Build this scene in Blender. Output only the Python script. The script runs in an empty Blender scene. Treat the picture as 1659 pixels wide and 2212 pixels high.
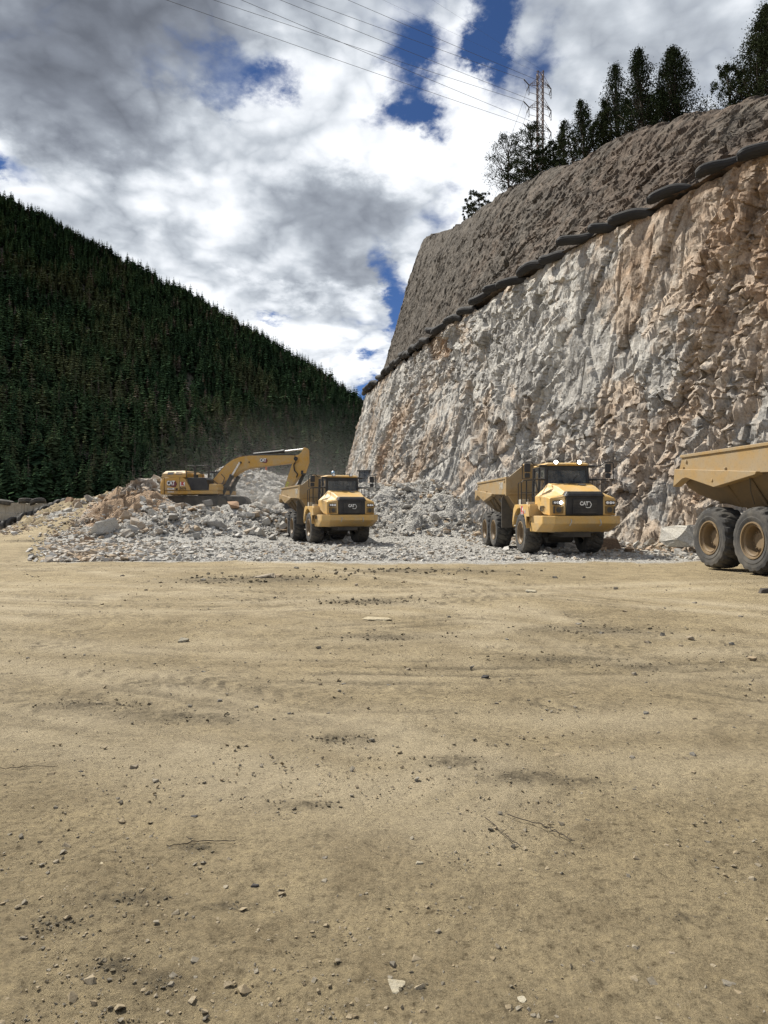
import bpy, bmesh, math, random
import numpy as np
from mathutils import Vector, Matrix
R = math.radians
C = bpy.context.scene.collection
SC = bpy.context.scene
# ------------------------------------------------------------------ camera, world, sun
FPX, CX, CY, EYE = 1495.0, 829.5, 1106.0, 1.65      # focal length and centre of the view, eye height
cam = bpy.data.cameras.new('camera'); camo = bpy.data.objects.new('camera', cam); C.objects.link(camo)
camo.location = (0, 0, EYE); camo.rotation_euler = (R(90), 0, 0)
cam.sensor_fit = 'VERTICAL'; cam.sensor_height = 36; cam.lens = 36*FPX/2212
cam.clip_start = 0.1; cam.clip_end = 6000
SC.camera = camo
SC.cycles.use_denoising = True; SC.cycles.denoising_prefilter = 'NONE'
SC.view_settings.view_transform = 'Standard'; SC.view_settings.look = 'None'
SC.view_settings.exposure = 0.58; SC.view_settings.gamma = 1
SUN = Vector((-0.50, 0.46, 0.74)).normalized()        # towards the sun
sl = bpy.data.lights.new('sun', 'SUN'); sl.energy = 5.0; sl.angle = R(0.6); sl.color = (1.0, 0.95, 0.86)
so = bpy.data.objects.new('sun', sl); C.objects.link(so)
so.rotation_euler = SUN.to_track_quat('Z', 'Y').to_euler(); so.location = (-30, 30, 60)

def skydir(px, py):
    return Vector(((px-CX)/FPX, 1, (CY-py)/FPX)).normalized()

def make_world():
    w = bpy.data.worlds.new('World'); SC.world = w; w.use_nodes = True
    nt = w.node_tree; N = nt.nodes; L = nt.links; N.clear()
    def nd(t, **k):
        n = N.new(t)
        for a, b in k.items(): setattr(n, a, b)
        return n
    def mth(op, a, b=None, c=None, clamp=False):
        n = nd('ShaderNodeMath', operation=op, use_clamp=clamp)
        for i, v in enumerate((a, b, c)):
            if v is None: continue
            if isinstance(v, (int, float)): n.inputs[i].default_value = v
            else: L.new(v, n.inputs[i])
        return n.outputs[0]
    def vm(op, a, b=None):
        n = nd('ShaderNodeVectorMath', operation=op)
        for i, v in enumerate((a, b)):
            if v is None: continue
            if isinstance(v, (tuple, list, Vector)): n.inputs[i].default_value = tuple(v)
            else: L.new(v, n.inputs[i])
        return n.outputs['Value'] if op in ('DOT_PRODUCT', 'LENGTH') else n.outputs['Vector']
    def rng(v, a, b, c, d, smooth=True):
        n = nd('ShaderNodeMapRange'); n.interpolation_type = 'SMOOTHSTEP' if smooth else 'LINEAR'; n.clamp = True
        L.new(v, n.inputs[0])
        for i, q in zip((1, 2, 3, 4), (a, b, c, d)): n.inputs[i].default_value = q
        return n.outputs[0]
    def noise(vec, scale, detail, rough, dist=0.0):
        n = nd('ShaderNodeTexNoise'); n.noise_dimensions = '3D'
        L.new(vec, n.inputs['Vector']); n.inputs['Scale'].default_value = scale
        n.inputs['Detail'].default_value = detail; n.inputs['Roughness'].default_value = rough
        n.inputs['Distortion'].default_value = dist
        return n.outputs[0]
    tc = nd('ShaderNodeTexCoord'); d = vm('NORMALIZE', tc.outputs['Generated'])
    sep = nd('ShaderNodeSeparateXYZ'); L.new(d, sep.inputs[0])
    z = mth('ADD', mth('MAXIMUM', sep.outputs[2], 0.0), 0.30)
    comb = nd('ShaderNodeCombineXYZ')
    L.new(mth('DIVIDE', sep.outputs[0], z), comb.inputs[0]); L.new(mth('DIVIDE', sep.outputs[1], z), comb.inputs[1])
    comb.inputs[2].default_value = 3.7
    p = comb.outputs[0]
    n1 = noise(p, 2.6, 10, 0.62, 0.15)
    n2 = noise(vm('ADD', p, (5.2, 1.3, 0.4)), 2.2, 9, 0.58, 0.25)
    n3 = noise(vm('ADD', p, (1.2, 7.3, 2.4)), 7.0, 7, 0.64, 0.2)
    def billow(sc, off):
        return mth('ABSOLUTE', mth('MULTIPLY_ADD', noise(vm('ADD', p, off), sc, 3, 0.5, 0.3), 2.0, -1.0))
    puff = mth('ADD', mth('MULTIPLY_ADD', billow(4.2, (3.1, 0.2, 0)), 1.5, -0.30), mth('MULTIPLY_ADD', billow(9.5, (0.4, 2.2, 0)), 0.9, -0.17))
    # warped direction so that placed clouds get ragged outlines
    wn = nd('ShaderNodeTexNoise'); L.new(p, wn.inputs['Vector']); wn.inputs['Scale'].default_value = 3.6
    wn.inputs['Detail'].default_value = 9; wn.inputs['Roughness'].default_value = 0.66
    dw = vm('ADD', d, vm('MULTIPLY', vm('SUBTRACT', wn.outputs['Color'], (0.5, 0.5, 0.5)), (0.20, 0.20, 0.20)))
    def blob(px, py, rad, soft=1.0, sx=1.0, sy=1.0):
        dv = vm('SUBTRACT', dw, skydir(px, py))
        dv = vm('MULTIPLY', dv, (1.0/sx, 1.0, 1.0/sy))
        ln = vm('LENGTH', dv)
        return rng(ln, rad*(1-soft), rad, 1.0, 0.0)
    def add_blobs(base, lst):
        v = base
        for (px, py, rad, sx, sy, wt) in lst:
            v = mth('MULTIPLY_ADD', blob(px, py, rad, 1.0, sx, sy), wt, v)
        return v
    # coverage: 1 = cloud, 0 = blue
    cov = mth('ADD', mth('ADD', mth('MULTIPLY', n1, 0.55), mth('MULTIPLY', n3, 0.62)), mth('MULTIPLY_ADD', puff, 0.30, 0.05))
    cov = add_blobs(cov, [
        (510, 165, .12, 1.4, .5, -.66), (585, 170, .05, 1.3, .5, -.2), (940, 215, .085, 1.1, .7, -.36), (840, 228, .08, 1.3, .45, -.36), (945, 270, .05, .8, 1, -.3), (1105, 40, .085, .55, 1.4, -.46), (1060, 75, .06, 1, .8, -.3),
        (900, 125, .07, 1.1, .7, -.38), (1150, 180, .07, .8, .8, -.22), (1225, 120, .06, .8, 1, -.30), (850, 610, .085, .5, 1.3, -.46), (820, 660, .05, .5, 1.2, -.3), (50, 385, .08, 1.6, .5, -.40), (0, 378, .04, .7, .9, -.35),
        (568, 692, .035, 1.7, .45, -.36), (785, 850, .06, .9, .8, -.6), (1010, 440, .05, 1.4, .7, -.28),
        (1035, 170, .06, .9, .8, .40), (855, 160, .05, 1, .7, .30), (1000, 60, .05, .8, 1.2, .25), (200, 150, .40, 1.2, .9, .40), (620, 480, .34, 1.5, .8, .32), (1450, 130, .26, 1.2, 1, .30), (650, 330, .18, 1.6, .8, .30), (640, 60, .16, 1.3, .6, .22), (400, 640, .24, 1.6, .7, .20), (690, 780, .12, 1.6, .5, .2)])
    mask = rng(cov, 0.33, 0.80, 0.0, 1.0)
    # thickness: grey undersides
    thick = mth('MULTIPLY_ADD', puff, -0.80, mth('ADD', mth('MULTIPLY', n2, 1.55), mth('MULTIPLY_ADD', n3, 0.55, 0.15)))
    thick = add_blobs(thick, [
        (130, 110, .36, 1.3, .72, .62), (330, 30, .24, 1.4, .6, .42), (60, 290, .18, 1.3, .6, .40), (700, 450, .20, 1.5, .45, .36), (640, 570, .18, 1.5, .32, .26),
        (300, 430, .16, 1.5, .5, .14), (850, 480, .12, 1, .8, .28), (1380, 120, .20, 1.2, .9, .20), (680, 690, .14, 1.5, .4, .20), (760, 250, .10, 1.3, .6, .10),
        (640, 210, .17, 1.2, .7, -.34), (900, 300, .12, 1.4, .6, -.24), (430, 300, .14, .9, 1.3, -.30), (1080, 330, .15, 1.0, 1.0, -.26), (150, 395, .20, 1.6, .38, -.55), (480, 480, .14, 1.2, .8, -.2),
        (650, 630, .10, 2.0, .22, -.26), (800, 780, .10, 1.6, .5, -.20), (1030, 110, .07, 1, 1, -.25), (560, 130, .08, 1, .9, -.25), (720, 340, .10, 1.8, .4, -.15)])
    tk = rng(thick, 1.02, 2.45, 0.0, 1.0, False)
    ramp = nd('ShaderNodeValToRGB'); L.new(tk, ramp.inputs[0])
    e = ramp.color_ramp.elements
    e[0].position = 0.06; e[0].color = (0.78, 0.80, 0.83, 1)
    e[1].position = 1.0; e[1].color = (0.115, 0.128, 0.155, 1)
    for pos, col in ((0.20, (0.63, 0.66, 0.70, 1)), (0.36, (0.44, 0.475, 0.52, 1)), (0.54, (0.29, 0.318, 0.362, 1)), (0.78, (0.185, 0.205, 0.243, 1))):
        q = e.new(pos); q.color = col
    sky = nd('ShaderNodeTexSky'); sky.sky_type = 'NISHITA'; sky.sun_disc = False
    sky.sun_elevation = math.asin(SUN.z); sky.sun_rotation = math.atan2(SUN.x, SUN.y)
    sky.altitude = 2400; sky.air_density = 0.75; sky.dust_density = 0.15; sky.ozone_density = 6.0
    mul = nd('ShaderNodeMix'); mul.data_type = 'RGBA'; mul.blend_type = 'MULTIPLY'; mul.inputs[0].default_value = 1
    L.new(ramp.outputs[0], mul.inputs[6]); mul.inputs[7].default_value = (9.0, 9.0, 9.0, 1)
    mix = nd('ShaderNodeMix'); mix.data_type = 'RGBA'
    L.new(mask, mix.inputs[0]); deep = nd('ShaderNodeMix'); deep.data_type = 'RGBA'; deep.blend_type = 'MULTIPLY'; deep.inputs[0].default_value = 1; L.new(sky.outputs[0], deep.inputs[6]); deep.inputs[7].default_value = (.46, .52, .60, 1); L.new(deep.outputs[2], mix.inputs[6]); L.new(mul.outputs[2], mix.inputs[7])
    bg = nd('ShaderNodeBackground'); bg.inputs[1].default_value = 0.1; L.new(mix.outputs[2], bg.inputs[0])
    out = nd('ShaderNodeOutputWorld'); L.new(bg.outputs[0], out.inputs[0])
make_world()

# ------------------------------------------------------------------ numeric helpers
rs = np.random.RandomState(11)
def P(px, py, D):
    return np.array([(px-CX)/FPX*D, D, EYE+(CY-py)/FPX*D])
TAB = np.random.RandomState(5).rand(256, 256)
def vnoise(x, y):
    x = np.asarray(x, float); y = np.asarray(y, float)
    xi = np.floor(x).astype(int); yi = np.floor(y).astype(int)
    fx = x-xi; fy = y-yi
    fx = fx*fx*(3-2*fx); fy = fy*fy*(3-2*fy)
    a = TAB[xi & 255, yi & 255]; b = TAB[(xi+1) & 255, yi & 255]; c = TAB[xi & 255, (yi+1) & 255]; d = TAB[(xi+1) & 255, (yi+1) & 255]
    return (a*(1-fx)+b*fx)*(1-fy)+(c*(1-fx)+d*fx)*fy
def fbm(x, y, oct=5, gain=.5, s=0.0):
    v = 0; a = 1; t = 0
    for i in range(oct):
        v = v+a*(vnoise(x*2**i+17.3*i+s, y*2**i+9.1*i+s*1.7)-.5); t += a; a *= gain
    return v/t*2
def hsh(i, j, k):
    return TAB[(i*57+k*31+j*13) & 255, (j*91+k*17+i*7) & 255]
def blocks(u, v, cu, cv, seed, tilt=.5, crack=False):
    """angular broken blocks: every cell is its own tilted facet. returns (height -1..1, random id 0..1[, open joint 0..1])"""
    x = u/cu; y = v/cv
    xi = np.floor(x).astype(int); yi = np.floor(y).astype(int)
    best = np.full(x.shape, 9e9); sec = np.full(x.shape, 9e9); h = np.zeros(x.shape); idv = np.zeros(x.shape)
    for dx in (-1, 0, 1):
        for dy in (-1, 0, 1):
            ci = xi+dx; cj = yi+dy
            sx = ci+hsh(ci, cj, seed); sy = cj+hsh(ci, cj, seed+1)
            ex = x-sx; ey = y-sy
            dd = np.maximum(np.abs(ex), np.abs(ey))+.35*np.abs(ex)+.3*np.abs(ey)
            m = dd < best; sec = np.where(m, best, np.minimum(sec, dd))
            hh = (hsh(ci, cj, seed+2)-.5)*2+tilt*((hsh(ci, cj, seed+3)-.5)*4*ex+(hsh(ci, cj, seed+4)-.62)*4*ey)
            h = np.where(m, hh, h); idv = np.where(m, hsh(ci, cj, seed+5), idv); best = np.where(m, dd, best)
    if crack: return h, idv, np.exp(-(sec-best)*cu/.09)
    return h, idv
def sstep(a, b, x):
    t = np.clip((x-a)/(b-a), 0, 1); return t*t*(3-2*t)

def mesh_np(name, V, F, smooth=False, attrs=None):
    me = bpy.data.meshes.new(name)
    V = np.ascontiguousarray(V, np.float32); F = np.ascontiguousarray(F, np.int32)
    k = F.shape[1]
    me.vertices.add(len(V)); me.vertices.foreach_set('co', V.ravel())
    me.loops.add(F.size); me.loops.foreach_set('vertex_index', F.ravel())
    me.polygons.add(len(F)); me.polygons.foreach_set('loop_start', np.arange(len(F), dtype=np.int32)*k)
    me.polygons.foreach_set('loop_total', np.full(len(F), k, np.int32))
    me.polygons.foreach_set('use_smooth', np.full(len(F), smooth))
    if attrs:
        for an, av in attrs.items():
            at = me.attributes.new(an, 'FLOAT', 'POINT'); at.data.foreach_set('value', np.ascontiguousarray(av, np.float32).ravel())
    me.update(calc_edges=True); me.validate()
    return me
def grid_faces(nu, nv, wrap_u=False):
    i = np.arange(nu if wrap_u else nu-1); j = np.arange(nv-1)
    I, J = np.meshgrid(i, j, indexing='ij'); I2 = (I+1) % nu
    return np.stack([I*nv+J, I2*nv+J, I2*nv+J+1, I*nv+J+1], -1).reshape(-1, 4)

# ------------------------------------------------------------------ materials
def M_new(name):
    m = bpy.data.materials.new(name); m.use_nodes = True
    return m, m.node_tree.nodes, m.node_tree.links, m.node_tree.nodes['Principled BSDF']
def _noise(N, L, scale, detail=6, rough=.6, vec=None, dist=0):
    n = N.new('ShaderNodeTexNoise'); n.inputs['Scale'].default_value = scale; n.inputs['Detail'].default_value = detail
    n.inputs['Roughness'].default_value = rough; n.inputs['Distortion'].default_value = dist
    if vec is not None: L.new(vec, n.inputs['Vector'])
    return n.outputs[0]
def _ramp(N, L, fac, stops):
    r = N.new('ShaderNodeValToRGB'); L.new(fac, r.inputs[0]); e = r.color_ramp.elements
    e[0].position, e[0].color = stops[0][0], (*stops[0][1], 1); e[1].position, e[1].color = stops[-1][0], (*stops[-1][1], 1)
    for p, c in stops[1:-1]: q = e.new(p); q.color = (*c, 1)
    return r.outputs[0]
def _mix(N, L, fac, a, b, blend='MIX'):
    m = N.new('ShaderNodeMix'); m.data_type = 'RGBA'; m.blend_type = blend
    if isinstance(fac, (int, float)): m.inputs[0].default_value = fac
    else: L.new(fac, m.inputs[0])
    for i, v in ((6, a), (7, b)):
        if isinstance(v, tuple): m.inputs[i].default_value = (*v, 1)
        else: L.new(v, m.inputs[i])
    return m.outputs[2]
def _bump(N, L, h, strength, dist, prev=None):
    b = N.new('ShaderNodeBump'); b.inputs['Strength'].default_value = strength; b.inputs['Distance'].default_value = dist
    L.new(h, b.inputs['Height'])
    if prev is not None: L.new(prev, b.inputs['Normal'])
    return b.outputs[0]
def _coord(N, kind='Object'):
    return N.new('ShaderNodeTexCoord').outputs[kind]
def _attr(N, name):
    a = N.new('ShaderNodeAttribute'); a.attribute_name = name; return a.outputs['Fac']
def _math(N, L, op, a, b=None, clamp=False):
    n = N.new('ShaderNodeMath'); n.operation = op; n.use_clamp = clamp
    for i, v in enumerate((a, b)):
        if v is None: continue
        if isinstance(v, (int, float)): n.inputs[i].default_value = v
        else: L.new(v, n.inputs[i])
    return n.outputs[0]

def paint(name, col, dust=(0.42, 0.34, 0.23), amount=.35, rough=.42, metal=0.0, scale=1.6):
    m, N, L, B = M_new(name)
    v = _coord(N)
    n = _noise(N, L, scale, 8, .65, v); n2 = _noise(N, L, scale*9, 5, .7, v)
    f = _math(N, L, 'MULTIPLY', _ramp(N, L, n, [(.40, (0, 0, 0)), (.62, (1, 1, 1))]), amount)
    c = _mix(N, L, f, col, dust)
    f2 = _math(N, L, 'MULTIPLY', _ramp(N, L, n2, [(.52, (0, 0, 0)), (.70, (1, 1, 1))]), amount*.6)
    c = _mix(N, L, f2, c, tuple(x*.45 for x in dust))
    L.new(c, B.inputs['Base Color']); B.inputs['Metallic'].default_value = metal
    r = _math(N, L, 'ADD', _math(N, L, 'MULTIPLY', n, .35), rough-.12); L.new(r, B.inputs['Roughness'])
    L.new(_bump(N, L, n2, .15, .01), B.inputs['Normal'])
    return m
YEL = (0.58, 0.355, 0.10)
MT = {}
MT['yellow'] = paint('machine_yellow_paint', YEL, (0.44, 0.35, 0.22), .60, .46)
MT['bed'] = paint('worn_yellow_paint', (0.33, 0.215, 0.085), (0.29, 0.235, 0.155), .75, .55)
MT['exc'] = paint('excavator_yellow_paint', (0.52, 0.29, 0.05), (0.42, 0.33, 0.20), .60, .48)
MT['under'] = paint('dark_hull_paint', (0.15, 0.10, 0.045), (0.11, 0.085, 0.055), .6, .75)  # dump body hull, a much darker brown than its side plates
MT['black'] = paint('black_plastic', (0.012, 0.012, 0.013), (0.12, 0.11, 0.09), .18, .40)
MT['dark'] = paint('dark_grey_steel', (0.035, 0.033, 0.03), (0.16, 0.14, 0.11), .40, .55)
MT['guard'] = paint('grey_rubber_flap', (0.075, 0.067, 0.055), (0.16, 0.135, 0.10), .5, .8)
MT['rubber'] = paint('tyre_rubber', (0.033, 0.032, 0.031), (0.15, 0.135, 0.11), .55, .85)
MT['rim'] = paint('rim_paint', (0.21, 0.145, 0.075), (0.15, 0.115, 0.08), .5, .5)
MT['chrome'] = paint('polished_rod', (0.75, 0.75, 0.74), (0.5, 0.48, 0.42), .2, .22, .9)
MT['amber'] = paint('amber_mesh', (0.20, 0.12, 0.03), (0.16, 0.12, 0.06), .5, .6)
MT['white'] = paint('white_vinyl', (0.78, 0.78, 0.75), (0.5, 0.45, 0.36), .2, .5)
MT['red'] = paint('red_vinyl', (0.45, 0.03, 0.03), (0.4, 0.2, 0.15), .2, .5)
MT['maroon'] = paint('maroon_vinyl', (0.16, 0.02, 0.035), (0.3, 0.2, 0.15), .2, .5)
MT['ink'] = paint('black_vinyl', (0.012, 0.012, 0.012), (0.2, 0.17, 0.12), .15, .5)
MT['decal'] = paint('grey_vinyl', (0.42, 0.40, 0.35), (0.35, 0.3, 0.22), .4, .6)
MT['lime'] = paint('lime_marker_paint', (0.55, 0.6, 0.08), (0.4, 0.35, 0.15), .2, .6)
MT['hat'] = paint('white_hat_plastic', (0.7, 0.68, 0.6), (0.5, 0.45, 0.36), .1, .4)
MT['vest'] = paint('hi_vis_cloth', (0.52, 0.50, 0.10), (0.35, 0.3, 0.15), .2, .8)
MT['skin'] = paint('skin', (0.42, 0.25, 0.17), (0.3, 0.17, 0.11), .15, .6)
MT['bluelens'] = paint('blue_lens', (0.22, 0.42, 0.68), (0.5, 0.6, 0.7), .2, .2)
MT['galv'] = paint('weathered_steel', (0.12, 0.095, 0.09), (0.17, 0.09, 0.065), .5, .6, .3)
MT['insul'] = paint('dark_insulator', (0.02, 0.018, 0.025), (0.05, 0.04, 0.04), .2, .5)
MT['wire'] = paint('cable_metal', (0.06, 0.06, 0.065), (0.1, 0.1, 0.1), .2, .6)
MT['post'] = paint('orange_post_paint', (0.42, 0.10, 0.04), (0.3, 0.17, 0.1), .3, .6)
MT['twig'] = paint('dry_twig', (0.045, 0.035, 0.026), (0.10, 0.08, 0.05), .3, .9)
MT['sheet'] = paint('weathered_liner', (0.40, 0.36, 0.29), (0.25, 0.22, 0.17), .55, .8)
def lampmat(name, lit):
    m, N, L, B = M_new(name)
    v = _noise(N, L, 30, 3, .5, _coord(N))
    L.new(_ramp(N, L, v, [(.3, (.75, .76, .76)), (.7, (.9, .9, .9))]), B.inputs['Base Color'])
    B.inputs['Roughness'].default_value = .12
    if lit:
        B.inputs['Emission Color'].default_value = (1, .96, .88, 1); B.inputs['Emission Strength'].default_value = 14
    return m
MT['lamp_on'] = lampmat('lit_lamp', True); MT['lamp_off'] = lampmat('lamp_lens', False)
def glassmat():
    m, N, L, B = M_new('tinted_glass')
    out = N['Material Output']
    tr = N.new('ShaderNodeBsdfTransparent'); tr.inputs[0].default_value = (.36, .40, .40, 1)
    gl = N.new('ShaderNodeBsdfGlossy'); gl.inputs['Roughness'].default_value = .05
    du = N.new('ShaderNodeBsdfDiffuse'); du.inputs[0].default_value = (.33, .32, .29, 1)
    fr = N.new('ShaderNodeFresnel'); fr.inputs[0].default_value = 1.5
    mx = N.new('ShaderNodeMixShader'); L.new(fr.outputs[0], mx.inputs[0]); L.new(tr.outputs[0], mx.inputs[1]); L.new(gl.outputs[0], mx.inputs[2])
    n = _noise(N, L, 2.5, 6, .65, _coord(N))
    f = _math(N, L, 'MULTIPLY', _ramp(N, L, n, [(.4, (0, 0, 0)), (.8, (1, 1, 1))]), .42)
    mx2 = N.new('ShaderNodeMixShader'); L.new(f, mx2.inputs[0]); L.new(mx.outputs[0], mx2.inputs[1]); L.new(du.outputs[0], mx2.inputs[2])
    L.new(mx2.outputs[0], out.inputs[0])
    return m
MT['glass'] = glassmat()

def _facet(N, L, vec, scale, sq=(1, 1, .6)):
    """height and random value of broken facets: every voronoi cell is a small tilted plane"""
    mp = N.new('ShaderNodeVectorMath'); mp.operation = 'MULTIPLY'; L.new(vec, mp.inputs[0]); mp.inputs[1].default_value = tuple(scale*q for q in sq)
    vo = N.new('ShaderNodeTexVoronoi'); vo.inputs['Scale'].default_value = 1.0; L.new(mp.outputs[0], vo.inputs['Vector'])
    a = N.new('ShaderNodeVectorMath'); a.operation = 'SUBTRACT'; L.new(mp.outputs[0], a.inputs[0]); L.new(vo.outputs['Position'], a.inputs[1])
    b = N.new('ShaderNodeVectorMath'); b.operation = 'SUBTRACT'; L.new(vo.outputs['Color'], b.inputs[0]); b.inputs[1].default_value = (.5, .5, .5)
    d = N.new('ShaderNodeVectorMath'); d.operation = 'DOT_PRODUCT'; L.new(a.outputs[0], d.inputs[0]); L.new(b.outputs[0], d.inputs[1])
    sp = N.new('ShaderNodeSeparateColor'); L.new(vo.outputs['Color'], sp.inputs[0])
    h = _math(N, L, 'ADD', _math(N, L, 'MULTIPLY', d.outputs['Value'], 1.6), _math(N, L, 'MULTIPLY', sp.outputs[1], .45))
    return h, sp.outputs[0]
def rockmat(name, grey, pale, tan, rust, bump=.5, attr=True, nscale=1.0, facets=False):
    """stone: 'tint' says how weathered tan a block is, 'tone' how pale"""
    m, N, L, B = M_new(name)
    v = _coord(N)
    if attr: ti = _attr(N, 'tint'); to = _attr(N, 'tone')
    else:
        oi = N.new('ShaderNodeObjectInfo').outputs['Random']
        ti = _math(N, L, 'MULTIPLY', oi, .8); to = _math(N, L, 'FRACT', _math(N, L, 'MULTIPLY', oi, 37.7))
    n = _noise(N, L, 1.3*nscale, 9, .68, v, .4); nf = _noise(N, L, 9*nscale, 7, .7, v)
    a = _mix(N, L, _math(N, L, 'ADD', _math(N, L, 'MULTIPLY', to, .55), _math(N, L, 'MULTIPLY', n, .45)), grey, pale)
    t2 = _math(N, L, 'ADD', ti, _math(N, L, 'MULTIPLY', _math(N, L, 'SUBTRACT', n, .5), .9), True)
    b = _mix(N, L, _ramp(N, L, t2, [(.30, (0, 0, 0)), (.62, (1, 1, 1))]), a, tan)
    b = _mix(N, L, _math(N, L, 'MULTIPLY', _ramp(N, L, t2, [(.72, (0, 0, 0)), (.98, (1, 1, 1))]), .75), b, rust)
    sp = _ramp(N, L, nf, [(.34, (.62, .60, .58)), (.55, (1, 1, 1)), (.72, (1.12, 1.12, 1.12))])
    c = _mix(N, L, 1.0, b, sp, 'MULTIPLY')
    fh = None
    if facets:
        wv = N.new('ShaderNodeVectorMath'); wv.operation = 'MULTIPLY_ADD'; nn = N.new('ShaderNodeTexNoise'); nn.inputs['Scale'].default_value = 1.1; nn.inputs['Detail'].default_value = 4; L.new(v, nn.inputs['Vector'])
        L.new(nn.outputs['Color'], wv.inputs[0]); wv.inputs[1].default_value = (.7, .7, .7); L.new(v, wv.inputs[2])
        f1, r1 = _facet(N, L, wv.outputs[0], 1.25); f2, r2 = _facet(N, L, wv.outputs[0], 3.4, (1, 1, .75))
        c = _mix(N, L, 1.0, c, _ramp(N, L, _math(N, L, 'ADD', _math(N, L, 'MULTIPLY', r1, .55), _math(N, L, 'MULTIPLY', r2, .45)), [(.1, (.72, .71, .70)), (.5, (1, 1, 1)), (.9, (1.22, 1.21, 1.19))]), 'MULTIPLY')
        fh = (f1, f2)
    L.new(c, B.inputs['Base Color']); B.inputs['Roughness'].default_value = .9
    B.inputs['Specular IOR Level'].default_value = .2
    nb = _bump(N, L, n, bump, .18/nscale)
    if fh: nb = _bump(N, L, fh[0], .75, .28, nb); nb = _bump(N, L, fh[1], .8, .11, nb); nb = _bump(N, L, nf, bump*.9, .035/nscale, nb)
    L.new(nb, B.inputs['Normal'])
    return m
MT['cliff'] = rockmat('blasted_rock', (.252, .240, .222), (.52, .505, .465), (.37, .302, .236), (.29, .195, .125), .28, facets=True)
MT['upper'] = rockmat('weathered_upper_rock', (.070, .059, .047), (.115, .099, .081), (.100, .075, .056), (.130, .084, .058), .4, facets=True)
MT['boulder'] = rockmat('broken_rock', (.29, .28, .255), (.54, .52, .47), (.40, .32, .235), (.30, .17, .09), .35, False, 1.6)
MT['gravel'] = rockmat('crushed_rock', (.31, .30, .275), (.56, .54, .495), (.38, .30, .21), (.33, .22, .13), .2, True, 2.5)
MT['stone'] = rockmat('field_stone', (.13, .12, .105), (.32, .295, .245), (.34, .27, .18), (.28, .19, .11), .25, False, 12)
MT['pebble'] = rockmat('pebbles', (.14, .125, .10), (.32, .28, .21), (.27, .22, .145), (.23, .18, .11), .15, True, 20)
MT['clod'] = rockmat('dark_clods', (.085, .072, .050), (.15, .128, .088), (.17, .143, .094), (.15, .12, .075), .2, True, 20)
MT['fleece'] = paint('black_roll_fabric', (0.014, 0.014, 0.015), (0.05, 0.045, 0.04), .4, .8)

def groundmat():
    m, N, L, B = M_new('packed_dirt')
    v = _coord(N); gr = _attr(N, 'gravelly'); dk = _attr(N, 'damp'); rb = _attr(N, 'rubbly')
    n1 = _noise(N, L, .22, 6, .6, v, .5); n2 = _noise(N, L, 1.7, 9, .7, v, .3); n3 = _noise(N, L, 22, 8, .75, v); n4 = _noise(N, L, 95, 4, .7, v)
    c = _ramp(N, L, n1, [(.3, (.218, .177, .109)), (.5, (.268, .218, .135)), (.72, (.318, .263, .167))])
    c = _mix(N, L, 1, c, _ramp(N, L, n2, [(.28, (.66, .64, .62)), (.5, (1, 1, 1)), (.72, (1.22, 1.21, 1.18))]), 'MULTIPLY')
    c = _mix(N, L, 1, c, _ramp(N, L, n3, [(.32, (.42, .40, .38)), (.47, (1, 1, 1)), (.70, (1.32, 1.3, 1.25))]), 'MULTIPLY')
    c = _mix(N, L, _math(N, L, 'MULTIPLY', _attr(N, 'lane'), .7), c, (.42, .355, .245))
    n5 = _noise(N, L, 55, 6, .8, v)
    c = _mix(N, L, 1, c, _ramp(N, L, n5, [(.34, (.62, .60, .58)), (.47, (1, 1, 1)), (.68, (1.20, 1.18, 1.15))]), 'MULTIPLY')
    dk = _math(N, L, 'MULTIPLY', dk, _ramp(N, L, n3, [(.40, (1.5, 1.5, 1.5)), (.66, (.45, .45, .45))]))
    c = _mix(N, L, _math(N, L, 'MULTIPLY', dk, .75, True), c, (.095, .078, .052))
    vo = N.new('ShaderNodeTexVoronoi'); vo.inputs['Scale'].default_value = 11; L.new(v, vo.inputs['Vector'])
    gcol = _ramp(N, L, vo.outputs['Color'], [(.2, (.21, .20, .185)), (.5, (.34, .33, .30)), (.85, (.46, .44, .40))])
    gf = _ramp(N, L, _math(N, L, 'ADD', gr, _math(N, L, 'MULTIPLY', _math(N, L, 'SUBTRACT', n2, .5), .9)), [(.40, (0, 0, 0)), (.62, (1, 1, 1))])
    c = _mix(N, L, gf, c, gcol)
    rf = _ramp(N, L, _math(N, L, 'ADD', rb, _math(N, L, 'MULTIPLY', _math(N, L, 'SUBTRACT', n2, .5), .8)), [(.4, (0, 0, 0)), (.6, (1, 1, 1))])
    c = _mix(N, L, rf, c, _ramp(N, L, n2, [(.3, (.24, .165, .105)), (.6, (.36, .26, .175)), (.8, (.42, .36, .29))]))
    L.new(c, B.inputs['Base Color']); B.inputs['Roughness'].default_value = .95; B.inputs['Specular IOR Level'].default_value = .15
    nb = _bump(N, L, n2, .8, .09); nb = _bump(N, L, n3, 1.0, .030, nb); nb = _bump(N, L, n5, 1.0, .012, nb); nb = _bump(N, L, n4, .8, .007, nb)
    nb2 = N.new('ShaderNodeBump'); nb2.inputs['Distance'].default_value = .06; L.new(gf, nb2.inputs['Strength']); L.new(vo.outputs['Distance'], nb2.inputs['Height']); L.new(nb, nb2.inputs['Normal'])
    L.new(nb2.outputs[0], B.inputs['Normal'])
    return m
MT['ground'] = groundmat()
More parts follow.
